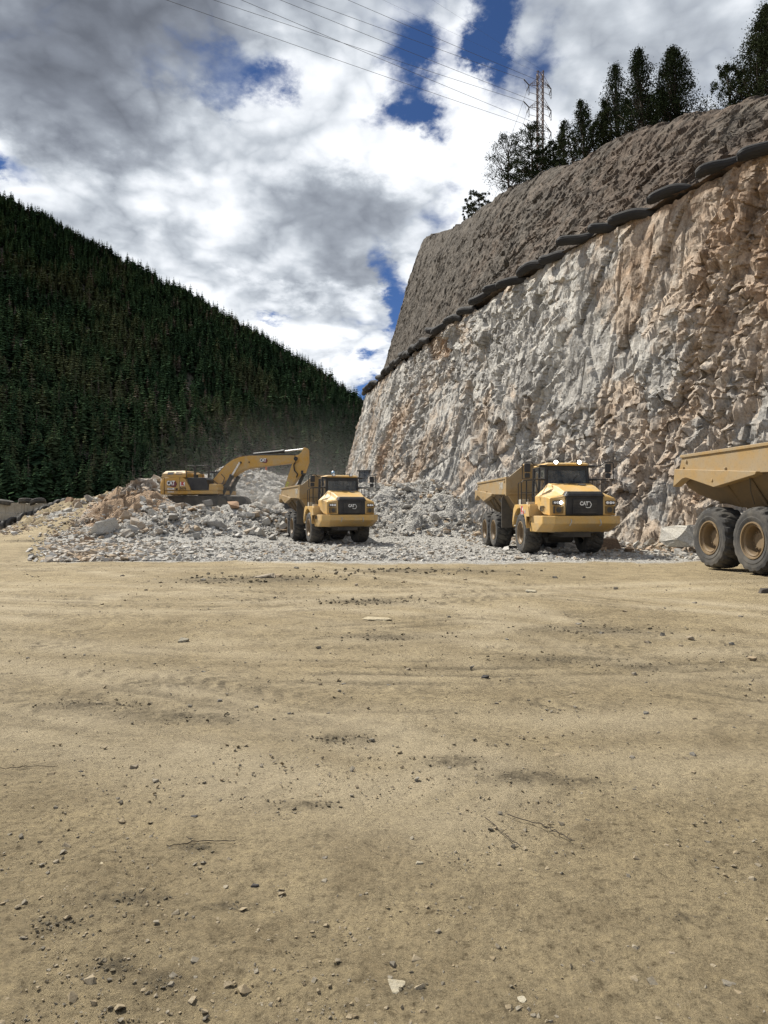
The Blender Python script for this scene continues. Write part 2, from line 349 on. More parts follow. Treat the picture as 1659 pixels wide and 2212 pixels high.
def foliage(name, stops, attr):
    m, N, L, B = M_new(name)
    if attr: f = _attr(N, 'tint')
    else: f = N.new('ShaderNodeObjectInfo').outputs['Random']
    n = _noise(N, L, 1.2, 5, .6, _coord(N))
    c = _ramp(N, L, f, stops)
    c = _mix(N, L, 1, c, _ramp(N, L, n, [(.3, (.65, .65, .65)), (.7, (1.35, 1.35, 1.3))]), 'MULTIPLY')
    L.new(c, B.inputs['Base Color']); B.inputs['Roughness'].default_value = 1; B.inputs['Specular IOR Level'].default_value = 0
    return m
GREEN = [(.0, (.027, .050, .027)), (.35, (.040, .070, .035)), (.7, (.056, .086, .042)), (.86, (.075, .085, .045)), (.93, (.105, .088, .066)), (1., (.135, .112, .092))]
MT['needles'] = foliage('conifer_needles', GREEN, True)
MT['needles_obj'] = foliage('hillside_needles', GREEN[:4]+[(1., (.064, .076, .040))], False)
MT['dead'] = foliage('dead_needles', [(0., (.085, .072, .060)), (1., (.12, .10, .085))], False)
MT['juniper'] = foliage('juniper_leaves', [(0., (.022, .030, .016)), (.5, (.032, .042, .022)), (1., (.042, .050, .026))], False)
MT['bark'] = paint('tree_bark', (.05, .038, .03), (.09, .07, .055), .5, .9)
def hillmat():
    m, N, L, B = M_new('forest_floor')
    v = _coord(N); n = _noise(N, L, .05, 8, .65, v); n2 = _noise(N, L, .6, 8, .7, v)
    c = _ramp(N, L, n, [(.35, (.035, .036, .024)), (.55, (.06, .052, .036)), (.72, (.13, .11, .085))])
    c = _mix(N, L, 1, c, _ramp(N, L, n2, [(.3, (.6, .6, .6)), (.7, (1.3, 1.3, 1.3))]), 'MULTIPLY')
    L.new(c, B.inputs['Base Color']); B.inputs['Roughness'].default_value = .95
    L.new(_bump(N, L, n2, .8, 1.0), B.inputs['Normal'])
    return m
MT['hill'] = hillmat()

# ------------------------------------------------------------------ object helpers
def link(o, parent=None):
    C.objects.link(o)
    if parent is not None: o.parent = parent
    return o
def tag(o, label=None, cat=None, group=None, kind=None):
    if label: o['label'] = label
    if cat: o['category'] = cat
    if group: o['group'] = group
    if kind or label: o['kind'] = kind or 'thing'
    return o
def empty(name, loc, rz=0):
    o = bpy.data.objects.new(name, None); o.empty_display_size = .5
    o.location = loc; o.rotation_euler = (0, 0, rz); return link(o)
CACHE = {}
def mobj(name, me, mat, parent=None):
    o = bpy.data.objects.new(name, me)
    if mat is not None and len(me.materials) == 0: me.materials.append(mat)
    return link(o, parent)

class MB:
    """collects simple solids into one mesh"""
    def __init__(s): s.V = []; s.F = []
    def add(s, V, F):
        k = len(s.V); s.V += [tuple(v) for v in V]; s.F += [tuple(i+k for i in f) for f in F]; return s
    def box(s, x0, x1, y0, y1, z0, z1, M=None):
        V = [(x, y, z) for x in (x0, x1) for y in (y0, y1) for z in (z0, z1)]
        if M is not None: V = [M @ Vector(v) for v in V]
        return s.add(V, [(0, 1, 3, 2), (4, 6, 7, 5), (0, 4, 5, 1), (2, 3, 7, 6), (0, 2, 6, 4), (1, 5, 7, 3)])
    def prism(s, poly, y0, y1, axis='y', y0b=None, y1b=None):
        """poly: (a,b) outline in the plane across axis"""
        n = len(poly); V = []
        for yy in (y0, y1):
            for a, b in poly:
                V.append({'y': (a, yy, b), 'x': (yy, a, b), 'z': (a, b, yy)}[axis])
        F = [tuple(range(n)), tuple(range(2*n-1, n-1, -1))]+[(i, i+n, (i+1) % n+n, (i+1) % n) for i in range(n)]
        return s.add(V, F)
    def loft(s, secs, cap=True):
        n = len(secs[0]); V = [p for q in secs for p in q]; F = []
        for k in range(len(secs)-1):
            for i in range(n): F.append((k*n+i, (k+1)*n+i, (k+1)*n+(i+1) % n, k*n+(i+1) % n))
        if cap: F += [tuple(range(n-1, -1, -1)), tuple((len(secs)-1)*n+i for i in range(n))]
        return s.add(V, F)
    def tube(s, pts, r, n=8, cap=True):
        pts = [Vector(p) for p in pts]; rr = r if isinstance(r, (list, tuple)) else [r]*len(pts)
        secs = []; up = Vector((0, 0, 1)); pu = None
        for i, p in enumerate(pts):
            t = (pts[min(i+1, len(pts)-1)]-pts[max(i-1, 0)]).normalized()
            if pu is None:
                pu = t.cross(up); pu = t.cross(Vector((1, 0, 0))) if pu.length < .05 else pu
            pu = (pu-t*pu.dot(t)).normalized(); w = t.cross(pu)
            secs.append([p+(pu*math.cos(2*math.pi*k/n)+w*math.sin(2*math.pi*k/n))*rr[i] for k in range(n)])
        return s.loft(secs, cap)
    def disc(s, c, ax, r, h, n=20):
        c = Vector(c); ax = Vector(ax).normalized()
        return s.tube([c-ax*h/2, c+ax*h/2], r, n)
    def mesh(s, name, smooth=False):
        me = bpy.data.meshes.new(name); me.from_pydata(s.V, [], s.F)
        bm = bmesh.new(); bm.from_mesh(me); bmesh.ops.recalc_face_normals(bm, faces=bm.faces); bm.to_mesh(me); bm.free()
        me.polygons.foreach_set('use_smooth', [smooth]*len(me.polygons)); me.update()
        return me
def part(name, key, mb, mat, parent, bevel=0, smooth=False):
    """mb is a function that fills an MB; meshes are shared between repeats through key"""
    if key not in CACHE:
        b = MB(); mb(b); me = b.mesh(name, smooth); me.materials.append(MT[mat] if isinstance(mat, str) else mat)
        CACHE[key] = me
    o = bpy.data.objects.new(name, CACHE[key]); link(o, parent)
    if bevel:
        md = o.modifiers.new('bevel', 'BEVEL'); md.width = bevel; md.segments = 2; md.limit_method = 'ANGLE'; md.angle_limit = R(35)
    return o
def textobj(name, key, txt, size, mat, parent, M, bold=.0, ext=.006, sx=1.0):
    if key not in CACHE:
        cu = bpy.data.curves.new(name, 'FONT'); cu.body = txt; cu.size = size; cu.extrude = ext; cu.offset = bold
        cu.align_x = 'CENTER'; cu.align_y = 'CENTER'; cu.resolution_u = 3
        t = bpy.data.objects.new('tmp_text', cu); C.objects.link(t); bpy.context.view_layer.update()
        me = bpy.data.meshes.new_from_object(t.evaluated_get(bpy.context.evaluated_depsgraph_get()))
        bpy.data.objects.remove(t); bpy.data.curves.remove(cu)
        me.name = name; me.materials.clear(); me.materials.append(MT[mat])
        me.transform(Matrix.Diagonal((sx, 1, 1, 1)))
        CACHE[key] = me
    o = bpy.data.objects.new(name, CACHE[key]); link(o, parent); o.matrix_local = M
    return o
def facing(loc, normal, up=(0, 0, 1)):
    """matrix for flat lettering at loc, read from the side normal points to"""
    n = Vector(normal).normalized(); u = Vector(up); x = u.cross(n).normalized(); y = n.cross(x)
    m = Matrix((x, y, n)).transposed().to_4x4(); m.translation = loc; return m

# ------------------------------------------------------------------ rocks
def hull(seed, n=16, sq=(1, 1, 1), bev=0):
    r = np.random.RandomState(seed); bm = bmesh.new()
    p = r.normal(size=(n, 3)); p /= np.linalg.norm(p, axis=1)[:, None]
    p = np.sign(p)*np.abs(p)**.42; p *= (.72+.25*r.rand(n))[:, None]
    p *= np.array(sq)
    for q in p: bm.verts.new(q)
    res = bmesh.ops.convex_hull(bm, input=bm.verts)
    bmesh.ops.delete(bm, geom=list({g for g in res['geom_unused']+res['geom_interior'] if isinstance(g, bmesh.types.BMVert)}), context='VERTS')
    if bev:
        bmesh.ops.dissolve_limit(bm, angle_limit=R(14), verts=bm.verts, edges=bm.edges)
        bmesh.ops.bevel(bm, geom=list(bm.edges), offset=bev, segments=1, affect='EDGES', clamp_overlap=True)
    bmesh.ops.triangulate(bm, faces=bm.faces)
    if bev:                                            # chipped faces
        bmesh.ops.subdivide_edges(bm, edges=bm.edges, cuts=1, use_grid_fill=False); bmesh.ops.triangulate(bm, faces=bm.faces)
        for v in bm.verts: v.co += Vector(r.normal(size=3)*.022*np.array(sq))
    bm.verts.ensure_lookup_table()
    V = np.array([v.co[:] for v in bm.verts]); F = np.array([[v.index for v in f.verts] for f in bm.faces])
    bm.verts.index_update(); F = np.array([[v.index for v in f.verts] for f in bm.faces]); bm.free()
    return V, F
def rotm(a, b, c):
    return np.array(Matrix.Rotation(a, 3, 'Z') @ Matrix.Rotation(b, 3, 'X') @ Matrix.Rotation(c, 3, 'Y'))
STN = [hull(300+i, 10 if i % 2 else 12, (1, .8, .5+.3*(i % 3)/2)) for i in range(20)]
def scatter(name, pts, sizes, mat, tints, tones, flat=1.0, lab=None, cat=None):
    VV = []; FF = []; T = []; O = []; k = 0; r = np.random.RandomState(77)
    for i in range(len(pts)):
        V, F = STN[r.randint(len(STN))]
        q = (V*sizes[i]*np.array([1, 1, flat])) @ rotm(r.rand()*6.3, r.normal()*.35, r.normal()*.35).T+pts[i]
        VV.append(q); FF.append(F+k); k += len(V); T.append(np.full(len(V), tints[i])); O.append(np.full(len(V), tones[i]))
    me = mesh_np(name, np.concatenate(VV), np.concatenate(FF), False, {'tint': np.concatenate(T), 'tone': np.concatenate(O)})
    o = mobj(name, me, MT[mat]); tag(o, lab, cat, kind='stuff'); return o

# ------------------------------------------------------------------ ground sheet
def base_h(X, Y): return -.15*sstep(17, 28, Y)
ctrl = []
for X in (-60, -50, -40, -32): ctrl += [(X, 34, 0), (X, 42, 0)]
for X in (-25, -15, -8, 0, 6): ctrl += [(X, 32, 0)]
for X in (-20, -14, -8, -2, 3): ctrl += [(X, 41, 0)]
ctrl += [(6, 41, 0), (9, 37, 0), (9, 45, .6), (12, 38, .2), (-18, 44.3, .1), (-14, 44.3, .1), (-10, 44.3, .1), (-6.5, 45, .1), (-18, 48.6, 2.0), (-16, 49.2, 2.1), (-14, 49.2, 2.05), (-12, 49.3, 2.0), (-10, 49.4, 2.0), (-7.5, 49.5, 1.7), (-14, 46.6, 1.15), (-10, 46.8, 1.15), (-17, 46.4, 1.1),
  (-17, 55, 1.75), (-13, 55, 1.75), (-9, 55, 1.75), (-5.5, 55, 2.4), (-18.6, 51.0, 3.7), (-17.3, 51.6, 3.5), (-20.2, 51.2, 2.9), (-18.7, 48.6, .9), (-20.0, 49.2, 1.3), (-16.3, 51.3, 2.6),
  (-21.9, 56, 3.2), (-19.6, 58, 4.3), (-28.2, 62, 2.65), (-30.3, 62, 2.0), (-31, 57, .2), (-22.5, 40, 0), (-24.6, 50, .8), (-23.9, 54, 1.6), (-22.9, 57, 2.4), (-20, 46, .5), (-26.5, 55, 1.4), (-28, 51, .2),
  (-36, 62, -.6), (-45, 62, -.5), (-40, 52, -.3), (-33, 50, -.1), (-28, 72, 1.5), (-22, 72, 3), (-14.6, 66, 6.2), (-12.4, 66, 5.8), (-9.8, 64, 4.4), (-17, 66, 5.0), (-11, 59.5, 2.6), (-8, 59, 2.7), (-10.2, 61.5, 3.5),
  (0, 51.5, 3.35), (2.4, 50.6, 3.3), (4.4, 49, 3.1), (0, 44.6, .05), (2.2, 44.4, .05), (4.0, 43.6, .05), (0, 60, 3.3), (3, 60, 3.3), (-4, 60, 3.2), (-3, 52, 3.1), (-3, 45.2, 0), (-5.5, 50, 1.0),
  (-4, 75, 3.1), (0, 75, 3.05), (0, 90, 3), (-10, 80, 3.5), (-20, 88, 1), (-5, 110, 2), (-30, 95, 0), (10, 70, 3), (10, 55, 3), (7, 48, 2.2)]
ctrl = np.array(ctrl, float)
def tps_fit(c):
    n = len(c); d = np.linalg.norm(c[:, None, :2]-c[None, :, :2], axis=2)
    K = np.where(d > 0, d*d*np.log(d+1e-9), 0)+np.eye(n)*.6
    Pm = np.c_[np.ones(n), c[:, :2]]; A = np.zeros((n+3, n+3)); A[:n, :n] = K; A[:n, n:] = Pm; A[n:, :n] = Pm.T
    return np.linalg.solve(A, np.r_[c[:, 2], 0, 0, 0])
TW = tps_fit(ctrl)
def tps(X, Y):
    out = np.zeros(X.shape); n = len(ctrl)
    for i in range(n):
        d2 = (X-ctrl[i, 0])**2+(Y-ctrl[i, 1])**2
        out += TW[i]*.5*d2*np.log(d2+1e-12)
    return out+TW[n]+TW[n+1]*X+TW[n+2]*Y
def mound(X, Y):
    X = np.asarray(X, float); Y = np.asarray(Y, float)
    m = (Y > 36) & (Y < 125) & (X > -62) & (X < 22)
    out = np.zeros(X.shape)
    if m.any():
        w = sstep(38, 43.5, Y[m])*(1-sstep(95, 122, Y[m]))*sstep(-58, -46, X[m])*(1-sstep(14, 20, X[m]))
        out[m] = np.clip(tps(X[m], Y[m]), -1, 6.5)*w
    return out
def ground_z(X, Y):
    X = np.asarray(X, float); Y = np.asarray(Y, float)
    return base_h(X, Y)+mound(X, Y)+.05*fbm(X/6, Y/6, 3)
def gz(x, y): return float(ground_z(np.array([x]), np.array([y]))[0])
# dark clod patches and tyre marks: centres read off the photograph, laid on the ground
def gp(px, py):                    # point on the flat yard seen at px,py
    D = EYE*FPX/(py-CY)
    for _ in range(3): D = (EYE-float(base_h(0, D)))*FPX/(py-CY)
    return (px-CX)/FPX*D, D
PATCH = [(420, 1555, .50, .16), (330, 1545, .35, .12), (200, 1525, .5, .15), (985, 1652, .22, .12), (1130, 1685, .30, .12), (1235, 1695, .25, .07), (1250, 1358, .9, .4), (560, 1253, 2.2, 1.0), (440, 1258, 1.0, .6),
         (800, 1297, 1.0, .5), (830, 1375, .8, .3), (120, 1998, .10, .04), (280, 1945, .16, .05), (500, 1965, .10, .03), (240, 2090, .10, .05), (340, 2120, .10, .05), (60, 1170, 1.5, 1.0), (900, 1235, 3, 1.2), (1210, 1425, .7, .3),
         (1320, 1360, 1.0, .4), (730, 1600, .3, .1), (1380, 1440, .5, .25), (650, 1745, .2, .05), (430, 1838, .13, .04), (1480, 1990, .1, .03), (880, 2140, .10, .03)]
PT = [(*gp(a, b), c, d) for a, b, c, d in PATCH]
TRACKS = [((0, 1470), (470, 1560), (800, 1640)), ((-50, 1490), (420, 1590), (900, 1700)), ((300, 1290), (900, 1400), (1700, 1500)), ((560, 1215), (1200, 1290), (1800, 1330)), ((-50, 1300), (500, 1330), (1000, 1280)), ((900, 1250), (1300, 1420), (1700, 1460)), ((-60, 1215), (330, 1245), (620, 1225)), ((-60, 1345), (420, 1400), (1000, 1350)), ((-60, 1240), (200, 1205), (60, 1168)), ((-60, 1400), (700, 1480), (1760, 1420)), ((200, 1225), (800, 1340), (1760, 1370)), ((-60, 1560), (600, 1640), (1760, 1590)), ((-60, 1265), (700, 1300), (1760, 1255))]
def curve_dist(X, Y, pts):
    q = [np.array(gp(*p)) for p in pts]; best = np.full(X.shape, 1e9); along = np.zeros(X.shape); s = 0
    t = np.linspace(0, 1, 24)[:, None]; c = (1-t)**2*q[0]+2*t*(1-t)*q[1]+t*t*q[2]
    for a, b in zip(c[:-1], c[1:]):
        d = b-a; l = np.hypot(*d); w = np.clip(((X-a[0])*d[0]+(Y-a[1])*d[1])/l**2, 0, 1)
        dd = np.hypot(X-a[0]-w*d[0], Y-a[1]-w*d[1]); m = dd < best; best = np.where(m, dd, best); along = np.where(m, s+w*l, along); s += l
    return best, along
def make_ground():
    az = np.concatenate([np.linspace(-180, -62, 40), np.linspace(-61, -36, 60), np.linspace(-35.6, 35.6, 420), np.linspace(36, 61, 60), np.linspace(62, 180, 40)[:-1]])
    rr = np.concatenate([np.geomspace(.25, 1.4, 14)[:-1], np.geomspace(1.4, 42, 430)[:-1], np.linspace(42, 72, 150)[:-1], np.geomspace(72, 3000, 60)])
    A, Rr = np.meshgrid(np.radians(az), rr, indexing='ij')
    X = Rr*np.sin(A); Y = Rr*np.cos(A)
    Z = base_h(X, Y)+.05*fbm(X/6, Y/6, 3)+mound(X, Y)
    near = 1-sstep(30, 60, Rr)
    Z += near*(.012*fbm(X*1.1, Y*1.1, 4, .55, 3)+.013*fbm(X*6, Y*6, 5, .75, 8)*(Rr < 30)+.020*np.maximum(0, fbm(X*.9+Y*.5, Y*2.2, 5, .65, 15)-.12))
    damp = np.zeros(X.shape)
    for k, (cx, cy, a, b) in enumerate(PT):
        e = np.exp(-(((X-cx)/a)**2+((Y-cy)/b)**2)); f = fbm(X*9/a*.4, Y*9/a*.4, 4, .6, k)*.5+.5
        damp = np.maximum(damp, e*np.clip(f*2.0-.2, 0, 1)); Z += e*.022*f*min(1, a*2)
    lane = np.zeros(X.shape)
    for k, tr in enumerate(TRACKS):
        d, al = curve_dist(X, Y, tr)
        for off in (-.95, .95):
            w = np.exp(-((d-abs(off))/.28)**2) if off > 0 else np.exp(-(d/.28)**2)
            lug = np.sin(al*2*np.pi/.22+np.sin(d*14)*2)
            pat = w*np.clip(fbm(X*.7, Y*.7, 3, .5, k+4)*1.4+.35, 0, 1); sc = np.clip(Rr/9, .6, 1.6)
            Z += pat*(.007*lug-.008)*sc; damp = np.maximum(damp, pat*sstep(4.2, 7, Rr)*.95*(lug > .1)*np.clip(fbm(X*3, Y*3, 3, .6, k)*1.5+.5, 0, 1))
        win = np.exp(-(d/1.15)**4)*np.clip(fbm(X*.35, Y*.35, 4, .55, k+44)*1.6+.55, 0, 1)*sstep(4.0, 6.5, Rr)
        gro = np.clip(np.cos(d*2*np.pi/.36+fbm(X*1.5, Y*1.5, 3, .6, k)*1.6), 0, 1)*np.clip(fbm(X*2.2, Y*2.2, 4, .6, k+50)*1.6+.55, 0, 1)
        Z -= .014*win*gro*np.clip(Rr/9, .7, 1.6); damp = np.maximum(damp, .80*win*gro)
        wd = np.exp(-(np.abs(d-.55)/.42)**2)*np.clip(fbm(X*.5, Y*.5, 4, .55, k+14)*1.3+.55, 0, 1); lane = np.maximum(lane, wd)
        Z += .012*np.exp(-((d-1.0)/.16)**2)*np.clip(fbm(X*.8, Y*.8, 4, .6, k+30)*1.6+.2, 0, 1)*np.clip(Rr/9, .6, 1.6)
    # broken rock relief on the heaps
    mz = mound(X, Y); rub = sstep(.25, .9, mz)*(1-sstep(-22, -27, X)*0)
    h, idv = blocks(X+.3*Y, Y*.9+mz*.7, .9, .7, 21); h2, _ = blocks(X, Y+mz, .38, .34, 31)
    ledge = sstep(-4.5, -2, X)*sstep(43, 45, Y)*(Y < 70)
    h3, _ = blocks(X*.8+.9*mz, Y*.5+mz*1.6-.6*X, 1.3, .8, 41, .9)
    bank = np.exp(-((X+18.6)/2.0)**2-((Y-50.6)/2.4)**2)
    ramp = np.exp(-((X+23.6+(Y-52)*-.05)/1.7)**2)*sstep(42, 46, Y)*(Y < 60)
    Z += rub*(.20*h+.10*h2)*(1-ledge)*(1-ramp)+ledge*rub*(.26*h3+.09*h2)+bank*.35*h3
    X2 = X+rub*bank*.2*h
    # gravel spread from the heap towards the yard
    toe = 24.8+2.2*fbm(X/3.2, X*0+2, 4, .6)+np.where(X < -12, (-X-12)*.75, 0)+np.where(X > 9, (X-9)*.5, 0)
    gra = sstep(-4.2, 2.2, Y-toe)*(1-sstep(90, 140, Rr))*sstep(-1.2, 1.0, X+13.0+(Y-27)*.489)*(1-sstep(56, 60, Y)*(X < -20))
    gra = np.where((X < -21) & (mz > .3) & (ramp > .3), .15, gra)
    rubtan = np.clip(bank*1.6+.35*sstep(-10, -13, X)*rub, 0, 1)
    V = np.stack([X2, Y, Z], -1).reshape(-1, 3)
    nu, nv = X.shape; F = grid_faces(nu, nv, True)
    me = mesh_np('ground', V, F[:, ::-1], True, {'gravelly': gra, 'damp': damp, 'rubbly': rubtan, 'lane': lane*(1-sstep(24, 30, Y))})
    return tag(mobj('ground', me, MT['ground']), kind='structure')
make_ground()

# ------------------------------------------------------------------ the cliff: lower face, bench, upper face, hilltop
HB = 17.6                                             # height of the bench above the yard
_b = [(1659, 345), (1574, 359), (1511, 388), (1438, 441), (1347, 461), (1273, 512), (1202, 555), (1131, 598), (1042, 650), (953, 722), (914, 742), (869, 784), (817, 808), (792, 850)]
BX = []; BY = []
for px, py in _b:
    D = (HB-EYE)*FPX/(CY-py); BX.append((px-CX)/FPX*D); BY.append(D)
BX = np.array(BX); BY = np.array(BY)
def smooth_curve():
    """plan of the bench edge: from beside the camera, along the face, round the far corner"""
    pf = np.polyfit(BY, BX, 3); yy = np.linspace(BY.min()+1, BY.max()-2, 40); xx = np.polyval(pf, yy)
    x0, y0 = xx[0], yy[0]; dx = (xx[0]-xx[2])/(yy[2]-yy[0])
    pre = [(x0+dx*k+.012*k*k, y0-k) for k in (44, 34, 24, 16, 8, 4)]
    xe, ye = xx[-1], yy[-1]
    post = [(xe-.2, ye+3.5), (xe+.6, ye+7), (xe+2.6, ye+10.5), (xe+6, ye+13), (xe+12, ye+15), (xe+24, ye+17), (xe+44, ye+19)]
    pts = np.array(pre+list(zip(xx, yy))+post)
    d = np.r_[0, np.cumsum(np.hypot(*np.diff(pts, axis=0).T))]
    return pts, d
CP, CD = smooth_curve()
ULEN = CD[-1]
def bench_at(u):
    x = np.interp(u, CD, CP[:, 0]); y = np.interp(u, CD, CP[:, 1])
    e = 2.5
    tx = np.interp(u+e, CD, CP[:, 0])-np.interp(u-e, CD, CP[:, 0]); ty = np.interp(u+e, CD, CP[:, 1])-np.interp(u-e, CD, CP[:, 1])
    l = np.hypot(tx, ty)+1e-9
    return x, y, ty/l, -tx/l                          # point, and the horizontal normal pointing into the hill
_te = np.array([(880, 535), (890, 522), (900, 516), (930, 508), (985, 497), (1040, 446), (1100, 405), (1200, 352), (1300, 306), (1380, 270), (1450, 249), (1560, 224), (1659, 202), (1800, 184), (2400, 170)], float)
def setback(u): return 7.5+0*u
def top_at(u):
    x, y, nx, ny = bench_at(u); s = setback(u); X = x+nx*s; Y = y+ny*s
    px = CX+FPX*X/np.maximum(Y, 6.0)
    z = EYE+(CY-np.interp(px, _te[:, 0], _te[:, 1]))/FPX*np.maximum(Y, 6.0)
    return X, Y, z, nx, ny
UE = CD[6+39]                                         # end of the seen face
_uu = np.linspace(0, ULEN, 400); _tz = top_at(_uu)[2]
_ze = np.interp(UE-1.0, _uu, _tz); _tz = np.where(_uu > UE-1.0, _ze-.05*(_uu-UE), _tz)
_u0 = CD[4]; _zs = np.interp(_u0, _uu, _tz); _tz = np.where(_uu < _u0, np.maximum(_zs-(_u0-_uu)*.12, HB+5), _tz)
_k = np.ones(9)/9; _tz = np.convolve(np.pad(_tz, 4, mode='edge'), _k, 'valid')+.6*fbm(_uu/7, _uu*0+5, 3)+.30*fbm(_uu/1.6, _uu*0+8, 3, .6)
def top_z(u): return np.interp(u, _uu, _tz)
SD = CD/ULEN
def usamples(step_near, step_far):
    u = [0.0]
    while u[-1] < ULEN:
        y = np.interp(u[-1], CD, CP[:, 1]); x = np.interp(u[-1], CD, CP[:, 0]); r = math.hypot(x, y)
        st = .6 if (u[-1] < CD[3] or u[-1] > UE+14) else step_near+(step_far-step_near)*min(1, max(0, (r-30)/70))
        u.append(u[-1]+st)
    return np.array(u)
UP = usamples(.088, .20)
def zone(u, z):
    """how tan the stone is: grey middle, brown right and far ends (as the photograph shows it)"""
    x, y, nx, ny = bench_at(u)
    px = CX+FPX*x/np.maximum(y, 6); py = CY-FPX*(z-EYE)/np.maximum(y, 6)
    t = .26+.0*px
    g = np.exp(-((px-1200-(py-700)*.1)/190)**2-((py-780)/260)**2)
    t = t-.36*g
    t = t+.42*sstep(1260, 1450, px+(py-800)*-.25)*(1-.55*sstep(640, 900, py))
    t = t+.12*np.exp(-((px-1330)/60)**2)*sstep(500, 700, py)
    t = t+.10*(1-sstep(880, 1000, px))
    t = t+.22*np.exp(-((px-900)/16)**2-((py-900)/28)**2)*2
    return t
def make_lower():
    nv = 235; v = np.linspace(0, 1, nv); U, Vv = np.meshgrid(UP, v, indexing='ij')
    x, y, nx, ny = bench_at(UP)
    foot = 4.0-1.1*np.exp(-((UP-CD[6])/20)**2)+.5*fbm(UP/7, UP*0, 3)
    z0 = ground_z(x-nx*foot, y-ny*foot)-.5
    Z = z0[:, None]+(HB-z0[:, None])*Vv
    prof = (1-Vv)**1.0+.10*np.sin(Vv*np.pi)*0
    off = -foot[:, None]*prof-.9*np.exp(-Vv*16)                       # a little talus at the foot
    uw = U+.5*fbm(U/5, Z/6, 2, .5, 2)+.14*Z; zw = Z+.5*fbm(U/5, Z/5, 2, .5, 6)
    ca, sa = math.cos(.55), math.sin(.55); ur = uw*ca+zw*sa; zr = zw*ca-uw*sa       # the dipping joint set
    h1, i1, c1 = blocks(uw, zw, 3.1, 7.5, 3, .30, True); hd, id_, cd = blocks(ur, zr, 5.5, 1.9, 63, .45, True)
    h2, i2, c2 = blocks(uw, zw, 1.25, 2.2, 9, .95, True); h3, i3, c3 = blocks(uw*.94+zw*.34, zw*.94-uw*.34, .66, .85, 15, 1.15, True); h4, i4 = blocks(uw, zw, .30, .42, 25, .9)
    pz = sstep(-.10, .32, fbm(U/4.2, Z/5, 3, .5, 52)); pd = sstep(-.15, .3, fbm(U/8, Z/7, 3, .5, 57))
    d = .17*h1+.22*pd*hd+(.035+.075*pz)*h2+(.018+.055*pz)*h3+(.010+.032*pz)*h4+.26*fbm(U/14, Z/12, 3, .5, 4)
    d -= .09*c1+.12*pd*cd+.07*c2*(.2+pz)+.03*c3*pz
    # a few slabs have dropped out and left raw hollows
    hol = sstep(.80, .86, id_)*pd; d -= .40*hol
    # rough crumbly zones against clean sheared zones
    crumb = sstep(-.1, .35, fbm(U/9, Z/6, 3, .5, 12))
    h5, _ = blocks(U, Z, .55, .42, 35, 1.0)
    d += crumb*.09*h5
    # half barrels left by the drill holes
    per = .95; un = (U+.12*fbm(U/3, Z/30, 2, .5, 8)+.012*Z)/per; fr = np.abs(un-np.round(un))*per; idd = hsh(np.round(un).astype(int), 0*np.round(un).astype(int)+3, 7)
    show = sstep(-.15, .2, fbm(np.round(un)*3.1, Z/5.0+idd*20, 2, .5, 3)+.12*(U < CD[20]))*(idd > .25)
    d -= show*.15*np.exp(-(fr/.07)**2)
    # fluted far part
    flute = sstep(CD[30], CD[38], U); d = d*(1-.45*flute)+flute*.22*fbm(U*1.6, Z/7, 3, .6, 5)
    tap = np.clip(Vv*14, 0, 1)*np.clip((1-Vv)*10, .25, 1)
    d = d*(.35+.65*tap)
    d = np.clip(d, -1.7, 1.5)
    off = off+d*-1.0
    X = x[:, None]+nx[:, None]*off; Y = y[:, None]+ny[:, None]*off
    Z = Z+.12*h3*tap
    # crumbled lip below the bench
    lip = sstep(.93, 1., Vv)*(.5*fbm(U/2.2, U*0, 4, .6, 1)-.25); Z = Z+lip
    tint = zone(U, Z)+.24*(i1-.5)+.30*pd*(id_-.5)+.26*(i2-.5)+.26*(i3-.5)+.35*hol+.40*fbm(U/5+Z/9, Z/7-U/12, 4, .6, 20)+.22*crumb*.6
    tint += .25*sstep(.94, 1., Vv)
    tone = np.clip(.5+.4*(i2-.5)+.5*(i3-.5)+.35*(i4-.5)+.5*fbm(U/3, Z/9, 4, .6, 30), 0, 1)
    V = np.stack([X, Y, Z], -1).reshape(-1, 3)
    me = mesh_np('cliff_face', V, grid_faces(len(UP), nv), False, {'tint': np.clip(tint, 0, 1), 'tone': tone})
    tag(mobj('cliff_face', me, MT['cliff']), kind='structure')
make_lower()
